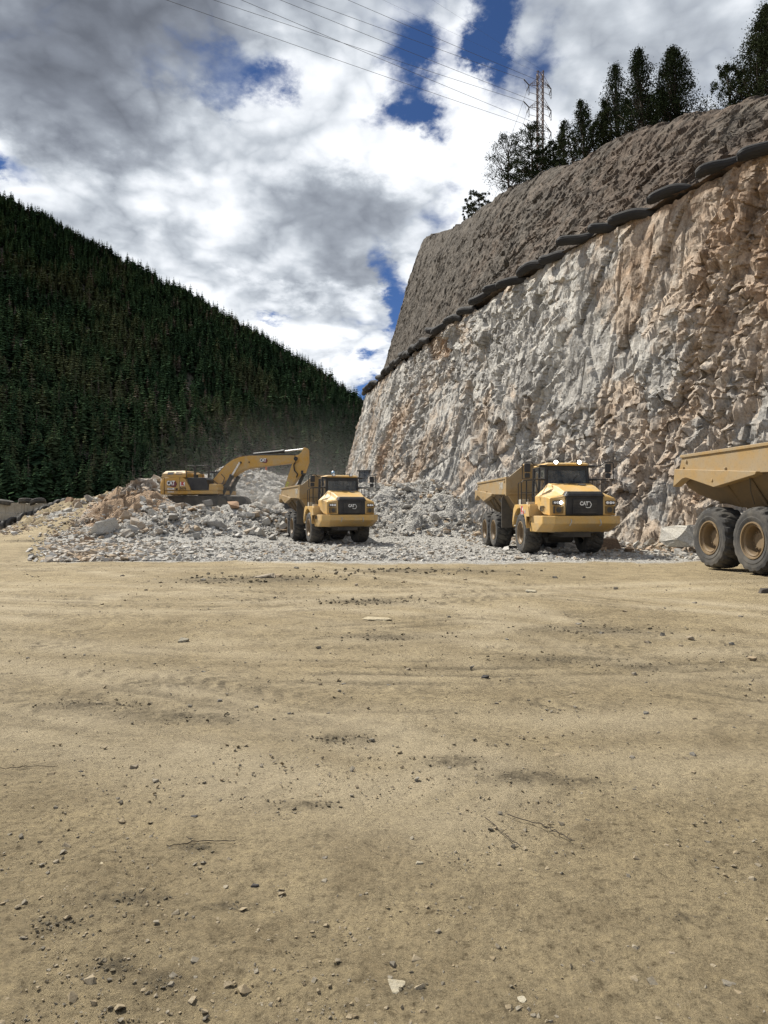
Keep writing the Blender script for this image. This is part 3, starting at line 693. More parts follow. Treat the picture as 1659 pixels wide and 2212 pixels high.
def make_upper():
    nb = 12; nv = 200; nt = 26
    x, y, nx, ny = bench_at(UP); zt = top_z(UP)
    rows = []
    v = np.linspace(0, 1, nv)[None, :]; U = UP[:, None]+0*v
    # bench (1.4 m wide), then the upper face
    s0 = 1.4; st = setback(UP)[:, None]
    Zf = HB+(zt[:, None]-HB)*v
    pr = v+.10*np.sin(v*np.pi)*0
    off = s0+(st-s0)*(v**1.06)
    # rounded break of slope at the crest, looser towards the near end
    loose = 1-sstep(CD[14], CD[30], U)
    off = off+np.maximum(0, v-.90)**2*(10+30*loose)
    uw = U+.8*fbm(U/6, Zf/6, 3, .5, 42)+.15*Zf; zw = Zf+.7*fbm(U/5, Zf/5, 3, .5, 46)
    h1, i1 = blocks(uw, zw, 4.6, 4.0, 53, .45); h2, i2 = blocks(uw, zw, 1.5, 1.5, 59, .7); h3, i3 = blocks(uw, zw, .6, .6, 65, .9)
    far = sstep(CD[18], CD[34], U)
    h4, _ = blocks(uw, zw, .33, .36, 75, .9); d = (.10*h1+.05*h2+.042*h3+.032*h4)*(1-.6*far)+.30*fbm(U/12, Zf/10, 4, .5, 44)+.045*fbm(U*1.8, Zf*1.5, 3, .65, 49)+(.25+.75*far)*.20*fbm(U*1.5+Zf*.05, Zf/9, 3, .6, 47)
    tap = np.clip(v*12, 0, 1)*np.clip((1-v)*5, .6, 1); d = d*tap
    off = off-d
    cl = np.linspace(-.15, 1, nb)[None, :-1]
    offb = cl*s0+.25*fbm(U[:, :1]/2+0*cl, cl*3, 2); Zb = HB+.25*fbm((UP[:, None]+0*cl)/1.8, cl*2+.3, 4, .6, 2)+.15*cl
    # hilltop behind the crest
    t = (np.linspace(0, 1, nt)[None, 1:])**1.6
    ext = (120-112*sstep(UE-14, UE+6, UP))[:, None]; offt = off[:, -1:]+t*ext; Zt = Zf[:, -1:]+t*ext*.24+.5*fbm((UP[:, None]+0*t)/4, t*40, 4, .55, 71)*np.minimum(1, t*30)
    OFF = np.concatenate([offb, off, offt], 1); Z = np.concatenate([Zb, Zf+.10*h3*tap, Zt], 1)
    X = x[:, None]+nx[:, None]*OFF; Y = y[:, None]+ny[:, None]*OFF
    # behind the near end and the far corner the hill only has to close the shape
    UU = np.broadcast_to(UP[:, None], X.shape)
    tint = .30+.5*fbm(UU/6+Z/8, Z/6, 4, .6, 80)+.18*np.exp(-((UU-CD[16])/9)**2)
    ii = np.concatenate([np.full(offb.shape, .5), i2*.5+i3*.5, np.full(offt.shape, .5)], 1)
    tint = tint+.3*(ii-.5)+.25*(1-sstep(CD[8], CD[14], UU))
    tint = tint-np.concatenate([np.full(offb.shape, -.1), .15*far, np.full(offt.shape, .1)], 1)
    tone = np.clip(.35+.8*(ii-.5)+.5*fbm(UU/3, Z/4, 4, .6, 90)+.35*(1-sstep(CD[8], CD[15], UU)), 0, 1)
    V = np.stack([X, Y, Z], -1).reshape(-1, 3)
    me = mesh_np('upper_cliff', V, grid_faces(len(UP), X.shape[1]), False, {'tint': np.clip(tint, 0, 1), 'tone': tone})
    tag(mobj('upper_cliff', me, MT['upper']), kind='structure')
make_upper()

# ------------------------------------------------------------------ black rolls along the bench edge
def roll_mesh(seed, L, bend):
    r = np.random.RandomState(seed); na = 40; nl = 22; rad = .29
    V = []; t = np.linspace(-.5, .5, nl)
    for k, s in enumerate(t):
        c = np.array([s*L, 0, -bend*(2*s)**2+.04*math.sin(7*s+seed)])
        for a in range(na):
            an = 2*math.pi*a/na; q = rad*(1+.055*math.cos(an*13+seed)+.03*r.normal()*.4)*math.sqrt(max(.30, 1-max(0, abs(s)-.36)**2/.026))
            V.append(c+np.array([0, math.cos(an)*q, math.sin(an)*q*.95]))
    F = [(k*na+a, k*na+(a+1) % na, (k+1)*na+(a+1) % na, (k+1)*na+a) for k in range(nl-1) for a in range(na)]
    for e, sgn in ((0, -1), (nl-1, 1)):              # end with a hole down the middle
        k0 = len(V)
        for dd, q in ((.02, .13), (-.30, .12)):
            c = np.mean(V[e*na:(e+1)*na], axis=0)+np.array([sgn*dd, 0, 0])
            for a in range(na): V.append(c+np.array([0, math.cos(2*math.pi*a/na)*q, math.sin(2*math.pi*a/na)*q]))
        for a in range(na):
            b = (a+1) % na
            F += [(e*na+a, e*na+b, k0+b, k0+a), (k0+a, k0+b, k0+na+b, k0+na+a)]
        F.append(tuple(k0+na+a for a in range(na)) if False else (k0+na, k0+na+13, k0+na+26, k0+na+39))
    me = bpy.data.meshes.new('roll'); me.from_pydata([tuple(v) for v in V], [], F); me.polygons.foreach_set('use_smooth', [True]*len(F)); me.update()
    me.materials.append(MT['fleece']); return me
ROLLS = [roll_mesh(i, 1.95+.28*(i % 3), (.05, .22, .12, -.12)[i % 4]) for i in range(5)]
u = CD[4]-2; n = 0
rr_ = random.Random(4)
while u < UE+9:
    x, y, nx, ny = [float(q) for q in bench_at(np.array([u]))]
    o = bpy.data.objects.new('slope_roll', ROLLS[n % 5]); link(o)
    tang = math.atan2(-nx, ny) if False else math.atan2(nx, -ny)
    yaw = math.atan2(nx, -ny)+(.25 if u > CD[26] else .58)+rr_.uniform(-.15, .15)
    o.location = (x-nx*.30+rr_.uniform(-.12, .12), y-ny*.30, HB+.06+rr_.uniform(-.24, .20))
    o.rotation_euler = (0, rr_.uniform(-.20, .20), yaw+math.pi*rr_.randint(0, 1))
    far = u > CD[26]
    tag(o, 'short black ribbed roll in the chain winding round the far corner of the cliff' if far else 'long black ribbed roll lying along the bench edge between the grey and brown rock faces', 'slope roll',
        'black rolls round the far corner of the bench' if far else 'black rolls along the near part of the bench')
    if far: o.scale = (.72, 1, 1)
    u += (1.9 if far else 2.45)+rr_.uniform(-.3, .3); n += 1

# ------------------------------------------------------------------ forested hillside and far ridge
_rid = np.array([(-1500, 150, 560), (-700, 230, 540), (-300, 330, 520), (0, 432, 500), (100, 477, 492), (250, 562, 480), (360, 617, 470), (480, 683, 460), (600, 757, 445), (690, 812, 430), (745, 855, 415), (785, 885, 400), (860, 945, 390), (960, 1010, 380)], float)
_bas = np.array([(-1500, 150), (-700, 150), (-300, 165), (0, 175), (100, 185), (250, 200), (360, 215), (480, 240), (600, 275), (690, 305), (745, 325), (785, 345), (860, 360), (960, 372)], float)
def hill_pt(px, t):
    """px: bearing, t: 0 foot .. 1 ridge"""
    Dr = np.interp(px, _rid[:, 0], _rid[:, 2]); zr = EYE+(CY-np.interp(px, _rid[:, 0], _rid[:, 1]))/FPX*Dr
    Db = np.interp(px, _bas[:, 0], _bas[:, 1])
    D = Db+(Dr-Db)*t; z = 2.0+(zr-2.0)*np.where(t <= 1, t**1.12, 1-.6*(t-1))
    X = (px-CX)/FPX*D
    z = z+(7*fbm(X/70, D/70, 3, .5, 3)+2.5*fbm(X/18, D/18, 3, .5, 6))*np.clip(t*5, 0, 1)*np.clip(1.25-t, .15, 1)
    return X, D, z
def make_hill():
    px = np.linspace(-1500, 960, 170); t = np.linspace(-.02, 1.5, 100)
    A, T = np.meshgrid(px, t, indexing='ij'); X, D, Z = hill_pt(A, np.maximum(T, 0)); Z = np.where(T < 0, -3, Z)
    me = mesh_np('hillside', np.stack([X, D, Z], -1).reshape(-1, 3), grid_faces(len(px), len(t)), True)
    tag(mobj('hillside', me, MT['hill']), kind='structure')
    # far ridge closing the valley
    px = np.linspace(300, 1300, 60); t = np.linspace(0, 1.3, 20); A, T = np.meshgrid(px, t, indexing='ij')
    D = 700+250*T; zr = EYE+(CY-np.interp(A, [300, 745, 770, 800, 860, 1300], [800, 850, 868, 876, 870, 820]))/FPX*950
    Z = np.where(T <= 1, zr*T, zr*(2-T)); Z = Z+8*fbm(A/20, T*3, 4)
    me = mesh_np('far_ridge', np.stack([(A-CX)/FPX*D, D, Z], -1).reshape(-1, 3), grid_faces(60, 20), True)
    tag(mobj('far_ridge', me, MT['hill']), kind='structure')
    return A, D, Z
make_hill()
def conifer(seed, levels, per, H=1.0, W=.17, dead=False):
    """unit conifer: separate arrays for trunk and crown (height 1)"""
    r = np.random.RandomState(seed); V = []; F = []
    for k in range(levels):
        f = (k+.3*r.rand())/levels; z = .10+.89*f
        w = W*(1-f)**.8*(.75+.5*r.rand())+.008
        if dead: w *= .8
        n = max(3, int(round(per*(1-f*.45)))); a0 = r.rand()*6.3
        for j in range(n):
            if r.rand() < (.45 if dead else .08): continue
            a = a0+2*math.pi*j/n+r.normal()*.25; l = w*(.7+.55*r.rand()); dr = l*(.45+.25*r.rand())*(.6 if f < .75 else -.2); b = (.10 if dead else .36)*l+.004
            ca, sa = math.cos(a), math.sin(a); i = len(V); up = .022+.25*l
            V += [(0, 0, z+up*.6), (ca*l*.62-sa*b, sa*l*.62+ca*b, z-dr*.35), (ca*l, sa*l, z-dr), (ca*l*.62+sa*b, sa*l*.62-ca*b, z-dr*.35-.008)]
            F += [(i, i+1, i+2), (i, i+2, i+3)]
    i = len(V); V += [(.008, 0, .93), (-.008, .005, .93), (0, 0, 1.03)]; F.append((i, i+1, i+2))
    tv = []; tf = []
    for z, rad in ((-.03, .016), (.45, .010), (.97, .002)):
        for q in range(5): tv.append((rad*math.cos(q*1.2566), rad*math.sin(q*1.2566), z))
    for L_ in range(2):
        for q in range(5):
            a, b = L_*5+q, L_*5+(q+1) % 5; tf += [(a, b, b+5), (a, b+5, a+5)]
    return np.array(V), np.array(F), np.array(tv), np.array(tf)
def make_forest():
    r = np.random.RandomState(3)
    N = 14500; px = r.uniform(-700, 850, N); t = r.rand(N)**.80
    px = np.r_[px, r.uniform(-400, 800, 300)]; t = np.r_[t, r.uniform(.94, 1.0, 300)]
    X, D, Z = hill_pt(px, t)
    dens = fbm(X/45, D/45, 3, .5, 9)
    keep = (dens > -.60+.30*(t < .22)) | (t > .85)
    bald = np.exp(-((px-690)/45)**2-((t-.22)/.12)**2)+np.exp(-((px-560)/30)**2-((t-.06)/.07)**2)+.8*np.exp(-((px-745)/14)**2-((t-.30)/.06)**2)
    keep &= r.rand(len(px)) > bald*.75
    X, D, Z, px, t = [q[keep] for q in (X, D, Z, px, t)]
    Hh = (6.6+6.2*r.rand(len(X))**1.4)*(1-.20*t); Hh = np.where(r.rand(len(X)) < .05, Hh*1.28, Hh)
    inview = (px > -20) & (px < 800)
    order = np.argsort(np.where(inview & (t < .45), D/Hh, 1e6)); ind = order[:290]; rest = np.setdiff1d(np.arange(len(X)), ind)
    ttint = np.clip(.42+1.1*fbm(X/34, D/34, 3, .5, 14)+.22*r.normal(size=len(X)), 0, .86)
    deadp = .05+.20*np.exp(-((px-480)/190)**2-((t-.16)/.18)**2); isd = r.rand(len(X)) < deadp; ttint = np.where(isd, r.uniform(.9, 1, len(X)), ttint)
    # individual trees
    VAR = []
    for k in range(6):
        V, F, tv, tf = conifer(500+k, 18, 9, W=.20+.025*(k % 3))
        a = mesh_np('crown', V, F); a.materials.append(MT['needles_obj']); b = mesh_np('trunk', tv, tf, True); b.materials.append(MT['bark']); VAR.append((a, b))
    DV = []
    for k in range(3):
        V, F, tv, tf = conifer(520+k, 15, 7, W=.13, dead=True)
        a = mesh_np('branches', V, F); a.materials.append(MT['dead']); b = mesh_np('trunk', tv, tf, True); b.materials.append(MT['dead']); DV.append((a, b))
    for n_, i in enumerate(ind):
        d = isd[i]; a, b = (DV if d else VAR)[n_ % (3 if d else 6)]
        e = empty('dead_conifer' if d else 'conifer_tree', (X[i], D[i], Z[i]-.3), r.rand()*6.3); e.scale = (Hh[i]*1.08, Hh[i]*1.08, Hh[i])
        link(bpy.data.objects.new('crown' if not d else 'branches', a), e); link(bpy.data.objects.new('trunk', b), e)
        if d: tag(e, 'grey brown dead conifer with bare branches among the green trees of the forested hillside', 'dead tree', 'dead conifers low on the hillside')
        else: tag(e, 'dark green conifer standing in the lower part of the forested hillside', 'tree', 'conifers low on the hillside')
    # the rest of the wood as one mass
    VS = [conifer(600+k, 10, 7, W=.22+.05*(k % 3)) for k in range(8)]
    # trees on the far ridge
    m = 900; fx = r.uniform(560, 1000, m); ft = r.uniform(.15, 1, m); fD = 700+250*ft
    fz = (EYE+(CY-np.interp(fx, [300, 745, 770, 800, 860, 1300], [800, 850, 868, 876, 870, 820]))/FPX*950)*ft-2
    P_ = np.c_[np.r_[X[rest], (fx-CX)/FPX*fD], np.r_[D[rest], fD], np.r_[Z[rest]-.3, fz]]; hh = np.r_[Hh[rest], r.uniform(9, 14, m)]; tt = np.r_[ttint[rest], r.uniform(.1, .7, m)]
    VV = []; FF = []; T = []; k = 0
    for i in range(len(P_)):
        V, F, tv, tf = VS[i % 8]; a = r.rand()*6.3; ca, sa = math.cos(a)*hh[i]*1.08, math.sin(a)*hh[i]*1.08
        q = np.concatenate([V, tv[:]]); w = np.stack([q[:, 0]*ca-q[:, 1]*sa, q[:, 0]*sa+q[:, 1]*ca, q[:, 2]*hh[i]], -1)+P_[i]
        VV.append(w); FF.append(F+k); FF.append(tf+k+len(V)); T.append(np.full(len(q), tt[i])); k += len(q)
    me = mesh_np('forest', np.concatenate(VV), np.concatenate(FF), False, {'tint': np.concatenate(T)})
    tag(mobj('forest', me, MT['needles']), 'dense dark conifer wood covering the hillside', 'forest', kind='stuff')
    print('forest', len(rest), len(me.polygons))
make_forest()

# ------------------------------------------------------------------ trees on the cliff top
def leafy(seed, H, W, n_clump, shape='juniper', leaf=.16, per=46):
    """trunk + limbs and a crown of many small leaf faces gathered in clumps; returns two meshes"""
    r = np.random.RandomState(seed); tr = MB(); V = []; F = []
    lean = np.array([r.normal()*.05, r.normal()*.05, 1.0])
    tr.tube([lean*H*s+np.array([.04*math.sin(s*9+seed), 0, 0])*H*.3 for s in np.linspace(-.06, .93, 8)], [H*.022*(1.15-s) for s in np.linspace(0, 1, 8)], 7)
    for k in range(n_clump):
        f = (k+r.rand())/n_clump
        if shape == 'pine': z = .22+.76*f; w = W*(.5+.75*math.sin(math.pi*min(1, f*.8+.22)))*(.45+.6*r.rand())
        elif shape == 'bush': z = .10+.85*f; w = W*math.sqrt(max(.05, 1-(f*1.0-.25)**2*1.3))*r.rand()**.45
        else: z = .08+.90*f; w = W*((1-f)**.86*1.15+.05)*r.rand()**.42*(1+.25*math.sin(k*1.7+seed))
        a = r.rand()*6.3; c = lean*H*z+np.array([math.cos(a)*w, math.sin(a)*w, (.10 if shape == 'juniper' else -.02)*w])
        base = lean*H*max(.05, z-.16-.1*r.rand())
        if k % 2 == 0 and w > .15*W: tr.tube([base, (base+c)/2+np.array([0, 0, -.04*H*r.rand()]), c], [H*.0075, H*.005, H*.0018], 5)
        cr = H*(.050 if shape != 'pine' else .058)*(.7+.7*r.rand())*(1.25-.55*f)
        for j in range(per):
            q = r.normal(size=3)*cr*np.array([.62, .62, .46 if shape == 'pine' else .62])+c
            s = leaf*(.5+.8*r.rand()); d1 = r.normal(size=3); d1 /= np.linalg.norm(d1); d2 = np.cross(d1, r.normal(size=3)); d2 /= np.linalg.norm(d2)+1e-9
            i = len(V); V += [q-d1*s*.5, q+d2*s*.28, q+d1*s*.5, q-d2*s*.28]; F.append((i, i+1, i+2, i+3))
    cm = mesh_np('crown', np.array(V), np.array(F)); cm.materials.append(MT['juniper'])
    tm = tr.mesh('trunk', True); tm.materials.append(MT['bark']); return tm, cm
_cu = np.linspace(CD[3], UE, 300); _cx, _cy, _, _cnx, _cny = top_at(_cu); _cpx = CX+FPX*_cx/_cy; _cz = top_z(_cu)
def crest(px):
    o = np.argsort(_cpx); return np.interp(px, _cpx[o], _cx[o]), np.interp(px, _cpx[o], _cy[o]), np.interp(px, _cpx[o], _cz[o])
TOPTREES = [  # px, top py, base py, width px, kind, clumps, label
    (1036, 412, 478, 42, 'bush', 70, 'small dark bushy juniper on the lowest part of the cliff crest, apart from the others'),
    (1012, 448, 492, 20, 'bush', 26, 'low shrub clinging to the cliff edge just left of the small bushy juniper'),
    (1100, 292, 400, 72, 'pine', 60, 'open branched pine standing leftmost of the tall trees on the cliff edge'),
    (1152, 268, 372, 66, 'pine', 58, 'pine with flat tiers of needles rising in front of the steel pylon'),
    (1178, 312, 360, 70, 'bush', 80, 'dense dark juniper filling the gap below the steel pylon'),
    (1219, 260, 338, 46, 'juniper', 64, 'ragged juniper just right of the steel pylon'),
    (1264, 215, 300, 54, 'juniper', 84, 'airy broad juniper with sky showing through its crown'),
    (1302, 222, 292, 40, 'juniper', 58, 'shorter juniper squeezed beside the airy broad one'),
    (1337, 130, 262, 56, 'juniper', 96, 'slender pointed juniper on the left of the three tall crest trees'),
    (1390, 106, 246, 62, 'juniper', 120, 'tallest pointed juniper in the middle of the crest trees'),
    (1462, 108, 226, 84, 'juniper', 190, 'wide dense juniper with a rounded double top on the crest'),
    (1418, 190, 236, 70, 'bush', 80, 'low dark juniper at the feet of the tall crest trees'),
    (1578, 128, 190, 46, 'bush', 60, 'low juniper at the left foot of the biggest crest tree'),
    (1640, 18, 196, 92, 'juniper', 240, 'biggest juniper, at the upper right where the crest is highest'),
    (1240, 285, 332, 44, 'bush', 44, ''), (1284, 262, 306, 40, 'bush', 44, ''), (1318, 232, 284, 40, 'bush', 44, ''), (1362, 205, 262, 46, 'bush', 50, ''), (1440, 190, 234, 50, 'bush', 50, ''), (1125, 345, 388, 50, 'bush', 50, ''), (1196, 305, 352, 40, 'bush', 44, ''),
    (1700, 60, 200, 90, 'juniper', 120, 'juniper beside the biggest one, cut by the picture edge')]
for k, (px, pt_, pb, wpx, kind, ncl, lab) in enumerate(TOPTREES):
    x, y, z = [float(q) for q in crest(px)]; dep = 2.6+1.1*(k % 3); y2 = y+dep; x2 = (px-CX)/FPX*y2
    zb = z+dep*.22-.25; zt = EYE+(CY-pt_)/FPX*y2; H = max(1.2, zt-zb); W = wpx/2/FPX*y2
    e = empty('pine_tree' if kind == 'pine' else ('juniper_shrub' if (H < 2.2 or not lab) else 'juniper_tree'), (x2, y2, zb), k*1.3)
    tm, cm = leafy(40+k, H, W*(1.1 if kind == 'pine' else 1.6), int(ncl*(1.5 if kind == 'pine' else 1.15)), kind, leaf=.10+.010*y2/20, per=78); link(bpy.data.objects.new('trunk', tm), e); link(bpy.data.objects.new('crown', cm), e)
    tag(e, lab or 'low dark juniper scrub filling in between the tall trunks along the cliff crest', 'shrub' if (H < 2.2 or not lab) else 'tree', 'trees on the cliff crest' if lab else 'scrub between the crest trees')

# ------------------------------------------------------------------ articulated dump trucks
def tyre_mb(Rr=.90, W=.78, nseg=90, lugs=18, rimr=.47):
    def f(b):
        prof = [(-.27, rimr-.03), (-.36, rimr), (-.395, rimr+.10), (-.405, .68*Rr), (-.395, .71*Rr), (-.40, .80*Rr), (-.385, .90*Rr), (-.33, .965*Rr), (-.25, .99*Rr), (-.12, Rr), (0, Rr)]
        prof = [(y*W/.8, r) for y, r in prof]; prof = prof+[(-y, r) for y, r in prof[-2::-1]]
        V = []; n = len(prof)
        for k in range(nseg):
            a = 2*math.pi*k/nseg
            for (y, r) in prof:
                if r > .895*Rr:
                    ph = (k/nseg*lugs+abs(y)*1.6/W*.9+(.5 if y > 0 else 0)) % 1
                    low = ph > .62
                    if low: r = r-.045*(1 if r > .95*Rr else .5)
                V.append((r*math.sin(a), y, r*math.cos(a)))
        F = []
        for k in range(nseg):
            for j in range(n-1):
                a, c = k*n+j, ((k+1) % nseg)*n+j; F.append((a, c, c+1, a+1))
        b.add(V, F)
    return f
def lathe_y(b, prof, n=40):
    V = []; m = len(prof); F = []
    for k in range(n):
        a = 2*math.pi*k/n
        for y, r in prof: V.append((r*math.sin(a), y, r*math.cos(a)))
    for k in range(n):
        for j in range(m-1):
            a, c = k*m+j, ((k+1) % n)*m+j; F.append((a, c, c+1, a+1))
    b.add(V, F)
def make_wheel(parent, x, side, Rr=.90, W=.78, y0=1.33, key='haul'):
    def hub(b):
        lathe_y(b, [(-.02, .30), (-.06, .27), (-.14, .25), (-.16, .20), (-.16, .001)], 32)
        for k in range(12): a = k*math.pi/6; b.disc((.225*math.sin(a), -.16, .225*math.cos(a)), (0, 1, 0), .018, .04, 6)
        b.disc((0, .1, 0), (0, 1, 0), .30, .3, 20)
    def rim(b):
        lathe_y(b, [(-.36, .50), (-.385, .495), (-.385, .46), (-.33, .445), (-.33, .415), (-.345, .405), (-.30, .38), (-.10, .355), (-.05, .33), (-.03, .25), (.2, .25)], 48)
        b.box(-.05, .05, -.37, -.33, .36, .42)
    w = part('wheel', key+'hub', hub, 'rim', parent, smooth=False)
    w.location = (x, side*y0, Rr); w.rotation_euler = (0, random.Random(x*7+side).uniform(0, 6), 0 if side < 0 else math.pi)
    part('tyre', key+'tyre', tyre_mb(Rr, W), 'rubber', w)
    r = part('rim', key+'rim', rim, 'rim', w); 
    if Rr != .90: w.scale = (Rr/.90,)*3
    return w
def letters_cat(parent, M, size, key, arrow='white'):
    """the three heavy letters and the hexagon behind the last one"""
    t = textobj('lettering', key, 'CAT', size, 'white', parent, M, bold=size*.035, ext=.004, sx=.82)
    return t
def hexline(b, cx, cy, r, w):
    pts = [(cx-r*.9, cy-r*.75), (cx-r*.55, cy-r), (cx+r*.55, cy-r), (cx+r*1.05, cy), (cx+r*.55, cy+r), (cx-r*.1, cy+r)]
    for p, q in zip(pts[:-1], pts[1:]): b.tube([(p[0], p[1], .004), (q[0], q[1], .004)], w, 6)

def make_truck(loc, rz, label, number=None, sticker=False, lit=False, driver=False, beacon=False, num_at='cheek', load=False):
    root = empty('dump_truck', loc, rz); tag(root, label, 'dump truck', 'articulated dump trucks in the quarry')
    S = (-1, 1)
    # frames and running gear
    def front_frame(b):
        b.box(-1.3, 2.3, -.55, .55, .78, 1.45); b.box(-.25, .25, -1.0, 1.0, .70, 1.10); b.box(.6, 2.3, -.95, .95, .95, 1.5); b.disc((0, 0, .82), (0, 1, 0), .36, 1.1, 18)
        b.box(-1.0, 1.4, -1.25, 1.25, 1.5, 2.0)
        for s in S: b.tube([(.35, s*.75, 1.05), (.25, s*.9, 1.75)], .09, 8)
    part('front_frame', 'tr_ff', front_frame, 'dark', root, .02)
    def rear_frame(b):
        for s in S: b.box(-7.9, -1.3, s*.50-.16, s*.50+.16, 1.05, 1.5)
        b.disc((-1.35, 0, 1.15), (0, 0, 1), .3, .9, 16)
        for x in (-5.0, -6.97): b.box(x-.22, x+.22, -1.0, 1.0, .70, 1.08); b.disc((x, 0, .82), (0, 1, 0), .36, 1.0, 18)
        for s in S: b.box(-7.0, -5.0, s*.88-.10, s*.88+.10, .86, 1.22)
        b.box(-4.2, -2.6, -.9, .9, .9, 1.45)
    part('rear_frame', 'tr_rf', rear_frame, 'dark', root, .02)
    for x in (0, -5.0, -6.97):
        for s in S: make_wheel(root, x, s)
    # dump body
    def secring(x, zt, hw, zm, hb, zb, th=.07):
        o = [(x, -hw, zt), (x, -hw, zm), (x, -hb, zb), (x, hb, zb), (x, hw, zm), (x, hw, zt)]
        i = [(x, hw-th, zt), (x, hw-th, zm+.03), (x, hb-th*.6, zb+th), (x, -hb+th*.6, zb+th), (x, -hw+th, zm+.03), (x, -hw+th, zt)]
        return o+i
    def bed(b):
        b.loft([secring(-2.0, 3.35, 1.70, 2.62, 1.05, 1.62), secring(-3.6, 3.35, 1.70, 2.62, 1.12, 1.60), secring(-6.4, 3.34, 1.70, 2.65, 1.15, 1.80), secring(-7.6, 3.34, 1.70, 2.78, 1.20, 2.02), secring(-8.2, 3.30, 1.70, 2.9, 1.28, 2.20), secring(-8.62, 3.0, 1.70, 2.93, 1.38, 2.42)])
        for x in (-3.2, -4.6, -6.0, -7.3):             # cross ribs under the floor
            zb = 1.55 if x > -5 else (1.72 if x > -6.5 else 1.9); b.box(x-.08, x+.08, -1.12, 1.12, zb, zb+.14)
        for s in S:
            for x in (-3.4, -5.0, -6.2):
                zb = 1.60 if x > -5.5 else 1.78
                b.tube([(x, s*1.14, zb+.02), (x-.15, s*1.72, 2.66)], .05, 6)
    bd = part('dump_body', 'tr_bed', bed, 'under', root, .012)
    def side_plate(b, S=S):
        for s in S:
            y0, y1 = sorted((s*1.69, s*1.80)); b.prism([(-1.98, 3.37), (-8.25, 3.37), (-8.4, 2.98), (-4.5, 2.67), (-1.98, 2.60)], y0, y1)
            y0, y1 = sorted((s*1.60, s*1.84)); b.box(-8.3, -1.95, y0, y1, 3.33, 3.42); b.box(-2.10, -1.93, y0, y1, 2.55, 3.40)
            for x, z in ((-8.0, 3.2), (-2.35, 3.22)): b.disc((x, s*1.81, z), (0, 1, 0), .055, .05, 12)
    for s in S: part('side_plate', 'tr_sp%d' % s, lambda b, s=s: side_plate(b, (s,)), 'bed', root, .012)
    def rib(b, S=S):
        for s in S:
            y0, y1 = sorted((s*1.62, s*1.90)); b.prism([(-8.52, 3.0), (-4.55, 2.70), (-4.6, 2.62), (-6.42, 2.36), (-7.85, 2.70), (-8.05, 2.68), (-8.60, 2.44)], y0, y1)
            for x in (-6.0, -8.15): b.disc((x, s*1.80, 2.80+(-6-x)*.07+.05), (0, 0, 1), .05, .09, 10)
            b.disc((-6.5, s*1.895, 2.56), (0, 1, 0), .05, .05, 12)
    for s in S: part('side_rib', 'tr_rib%d' % s, lambda b, s=s: rib(b, (s,)), 'bed', root, .012)
    def headboard(b):
        b.prism([(-1.76, 2.60), (-1.76, 3.36), (-1.0, 3.97), (1.0, 3.97), (1.76, 3.36), (1.76, 2.60), (1.08, 1.60), (-1.08, 1.60)], -2.06, -1.96, 'x')
        b.box(-2.12, -1.90, -1.78, 1.78, 2.60, 2.68)
        b.prism([(-1.06, 3.94), (1.06, 3.94), (1.02, 4.02), (-1.02, 4.02)], -2.10, -1.75, 'x')
    part('headboard', 'tr_hb', headboard, 'bed', root, .012)
    def tail(b):
        for s in S: b.prism([(-8.55, 3.0), (-8.22, 3.34), (-8.0, 3.34), (-8.0, 2.9)], *sorted((s*1.62, s*1.72)))
    part('tail_wing', 'tr_tw', tail, 'bed', root)
    def hoist(b):
        b.tube([(-2.6, -.98, 1.25), (-3.3, -1.30, 1.9), (-4.2, -1.52, 2.42)], .10, 12); b.tube([(-4.2, -1.52, 2.42), (-4.75, -1.6, 2.62)], .055, 10)
    def hoist2(b):
        b.tube([(-2.6, .98, 1.25), (-3.3, 1.30, 1.9), (-4.2, 1.52, 2.42)], .10, 12); b.tube([(-4.2, 1.52, 2.42), (-4.75, 1.6, 2.62)], .055, 10)
    part('hoist_cylinder', 'tr_h1', hoist, 'dark', root); part('hoist_cylinder', 'tr_h2', hoist2, 'dark', root)
    def chain(b): b.tube([(-5.05, -1.74, 2.60), (-5.2, -1.6, 2.2), (-5.3, -1.42, 1.85)], .012, 5)
    part('safety_chain', 'tr_ch', chain, 'dark', root)
    def flap(s):
        def f(b): b.prism([(s*1.76, 1.05), (s*1.76, 2.45), (s*1.62, 2.58), (s*1.28, 2.58), (s*1.02, 2.1), (s*.98, 1.05)], -3.12, -3.07, 'x')
        return f
    for s in S: part('mud_flap', 'tr_fl%d' % s, flap(s), 'guard', root)
    # bonnet, cheeks, bumper, fenders
    def hood(b):
        def sec(x, h1, zb, zs, h2, zc, h3, zt):
            return [(x, -h1, zb), (x, -h1, zs), (x, -h2, zc), (x, -h3, zt), (x, h3, zt), (x, h2, zc), (x, h1, zs), (x, h1, zb)]
        b.loft([sec(1.05, 1.38, 2.02, 2.43, .98, 2.80, .90, 2.93), sec(1.35, 1.38, 1.95, 2.45, .98, 2.83, .90, 2.98), sec(2.2, 1.36, 1.70, 2.42, .90, 2.66, .80, 2.82), sec(2.88, 1.31, 1.66, 2.34, .84, 2.46, .74, 2.60)])
    h = part('bonnet', 'tr_hood', hood, 'yellow', root, .03)
    def vents(b):
        b.box(1.42, 1.60, -.10, .22, 2.985, 3.00); b.disc((1.85, .35, 2.92), (.19, 0, 1), .16, .02, 18)
    part('bonnet_vent', 'tr_vent', vents, 'dark', h)
    def cheek(s):
        def f(b):
            a, c = s*.75, s*1.33
            b.loft([[(2.60, a, 1.66), (3.06, a, 1.66), (3.04, a, 2.44), (2.60, a, 2.50)], [(2.60, c, 1.66), (2.88, c, 1.66), (2.86, c, 2.32), (2.60, c, 2.36)]])
        return f
    for s in S: part('headlight_surround', 'tr_ck%d' % s, cheek(s), 'yellow', root, .025)
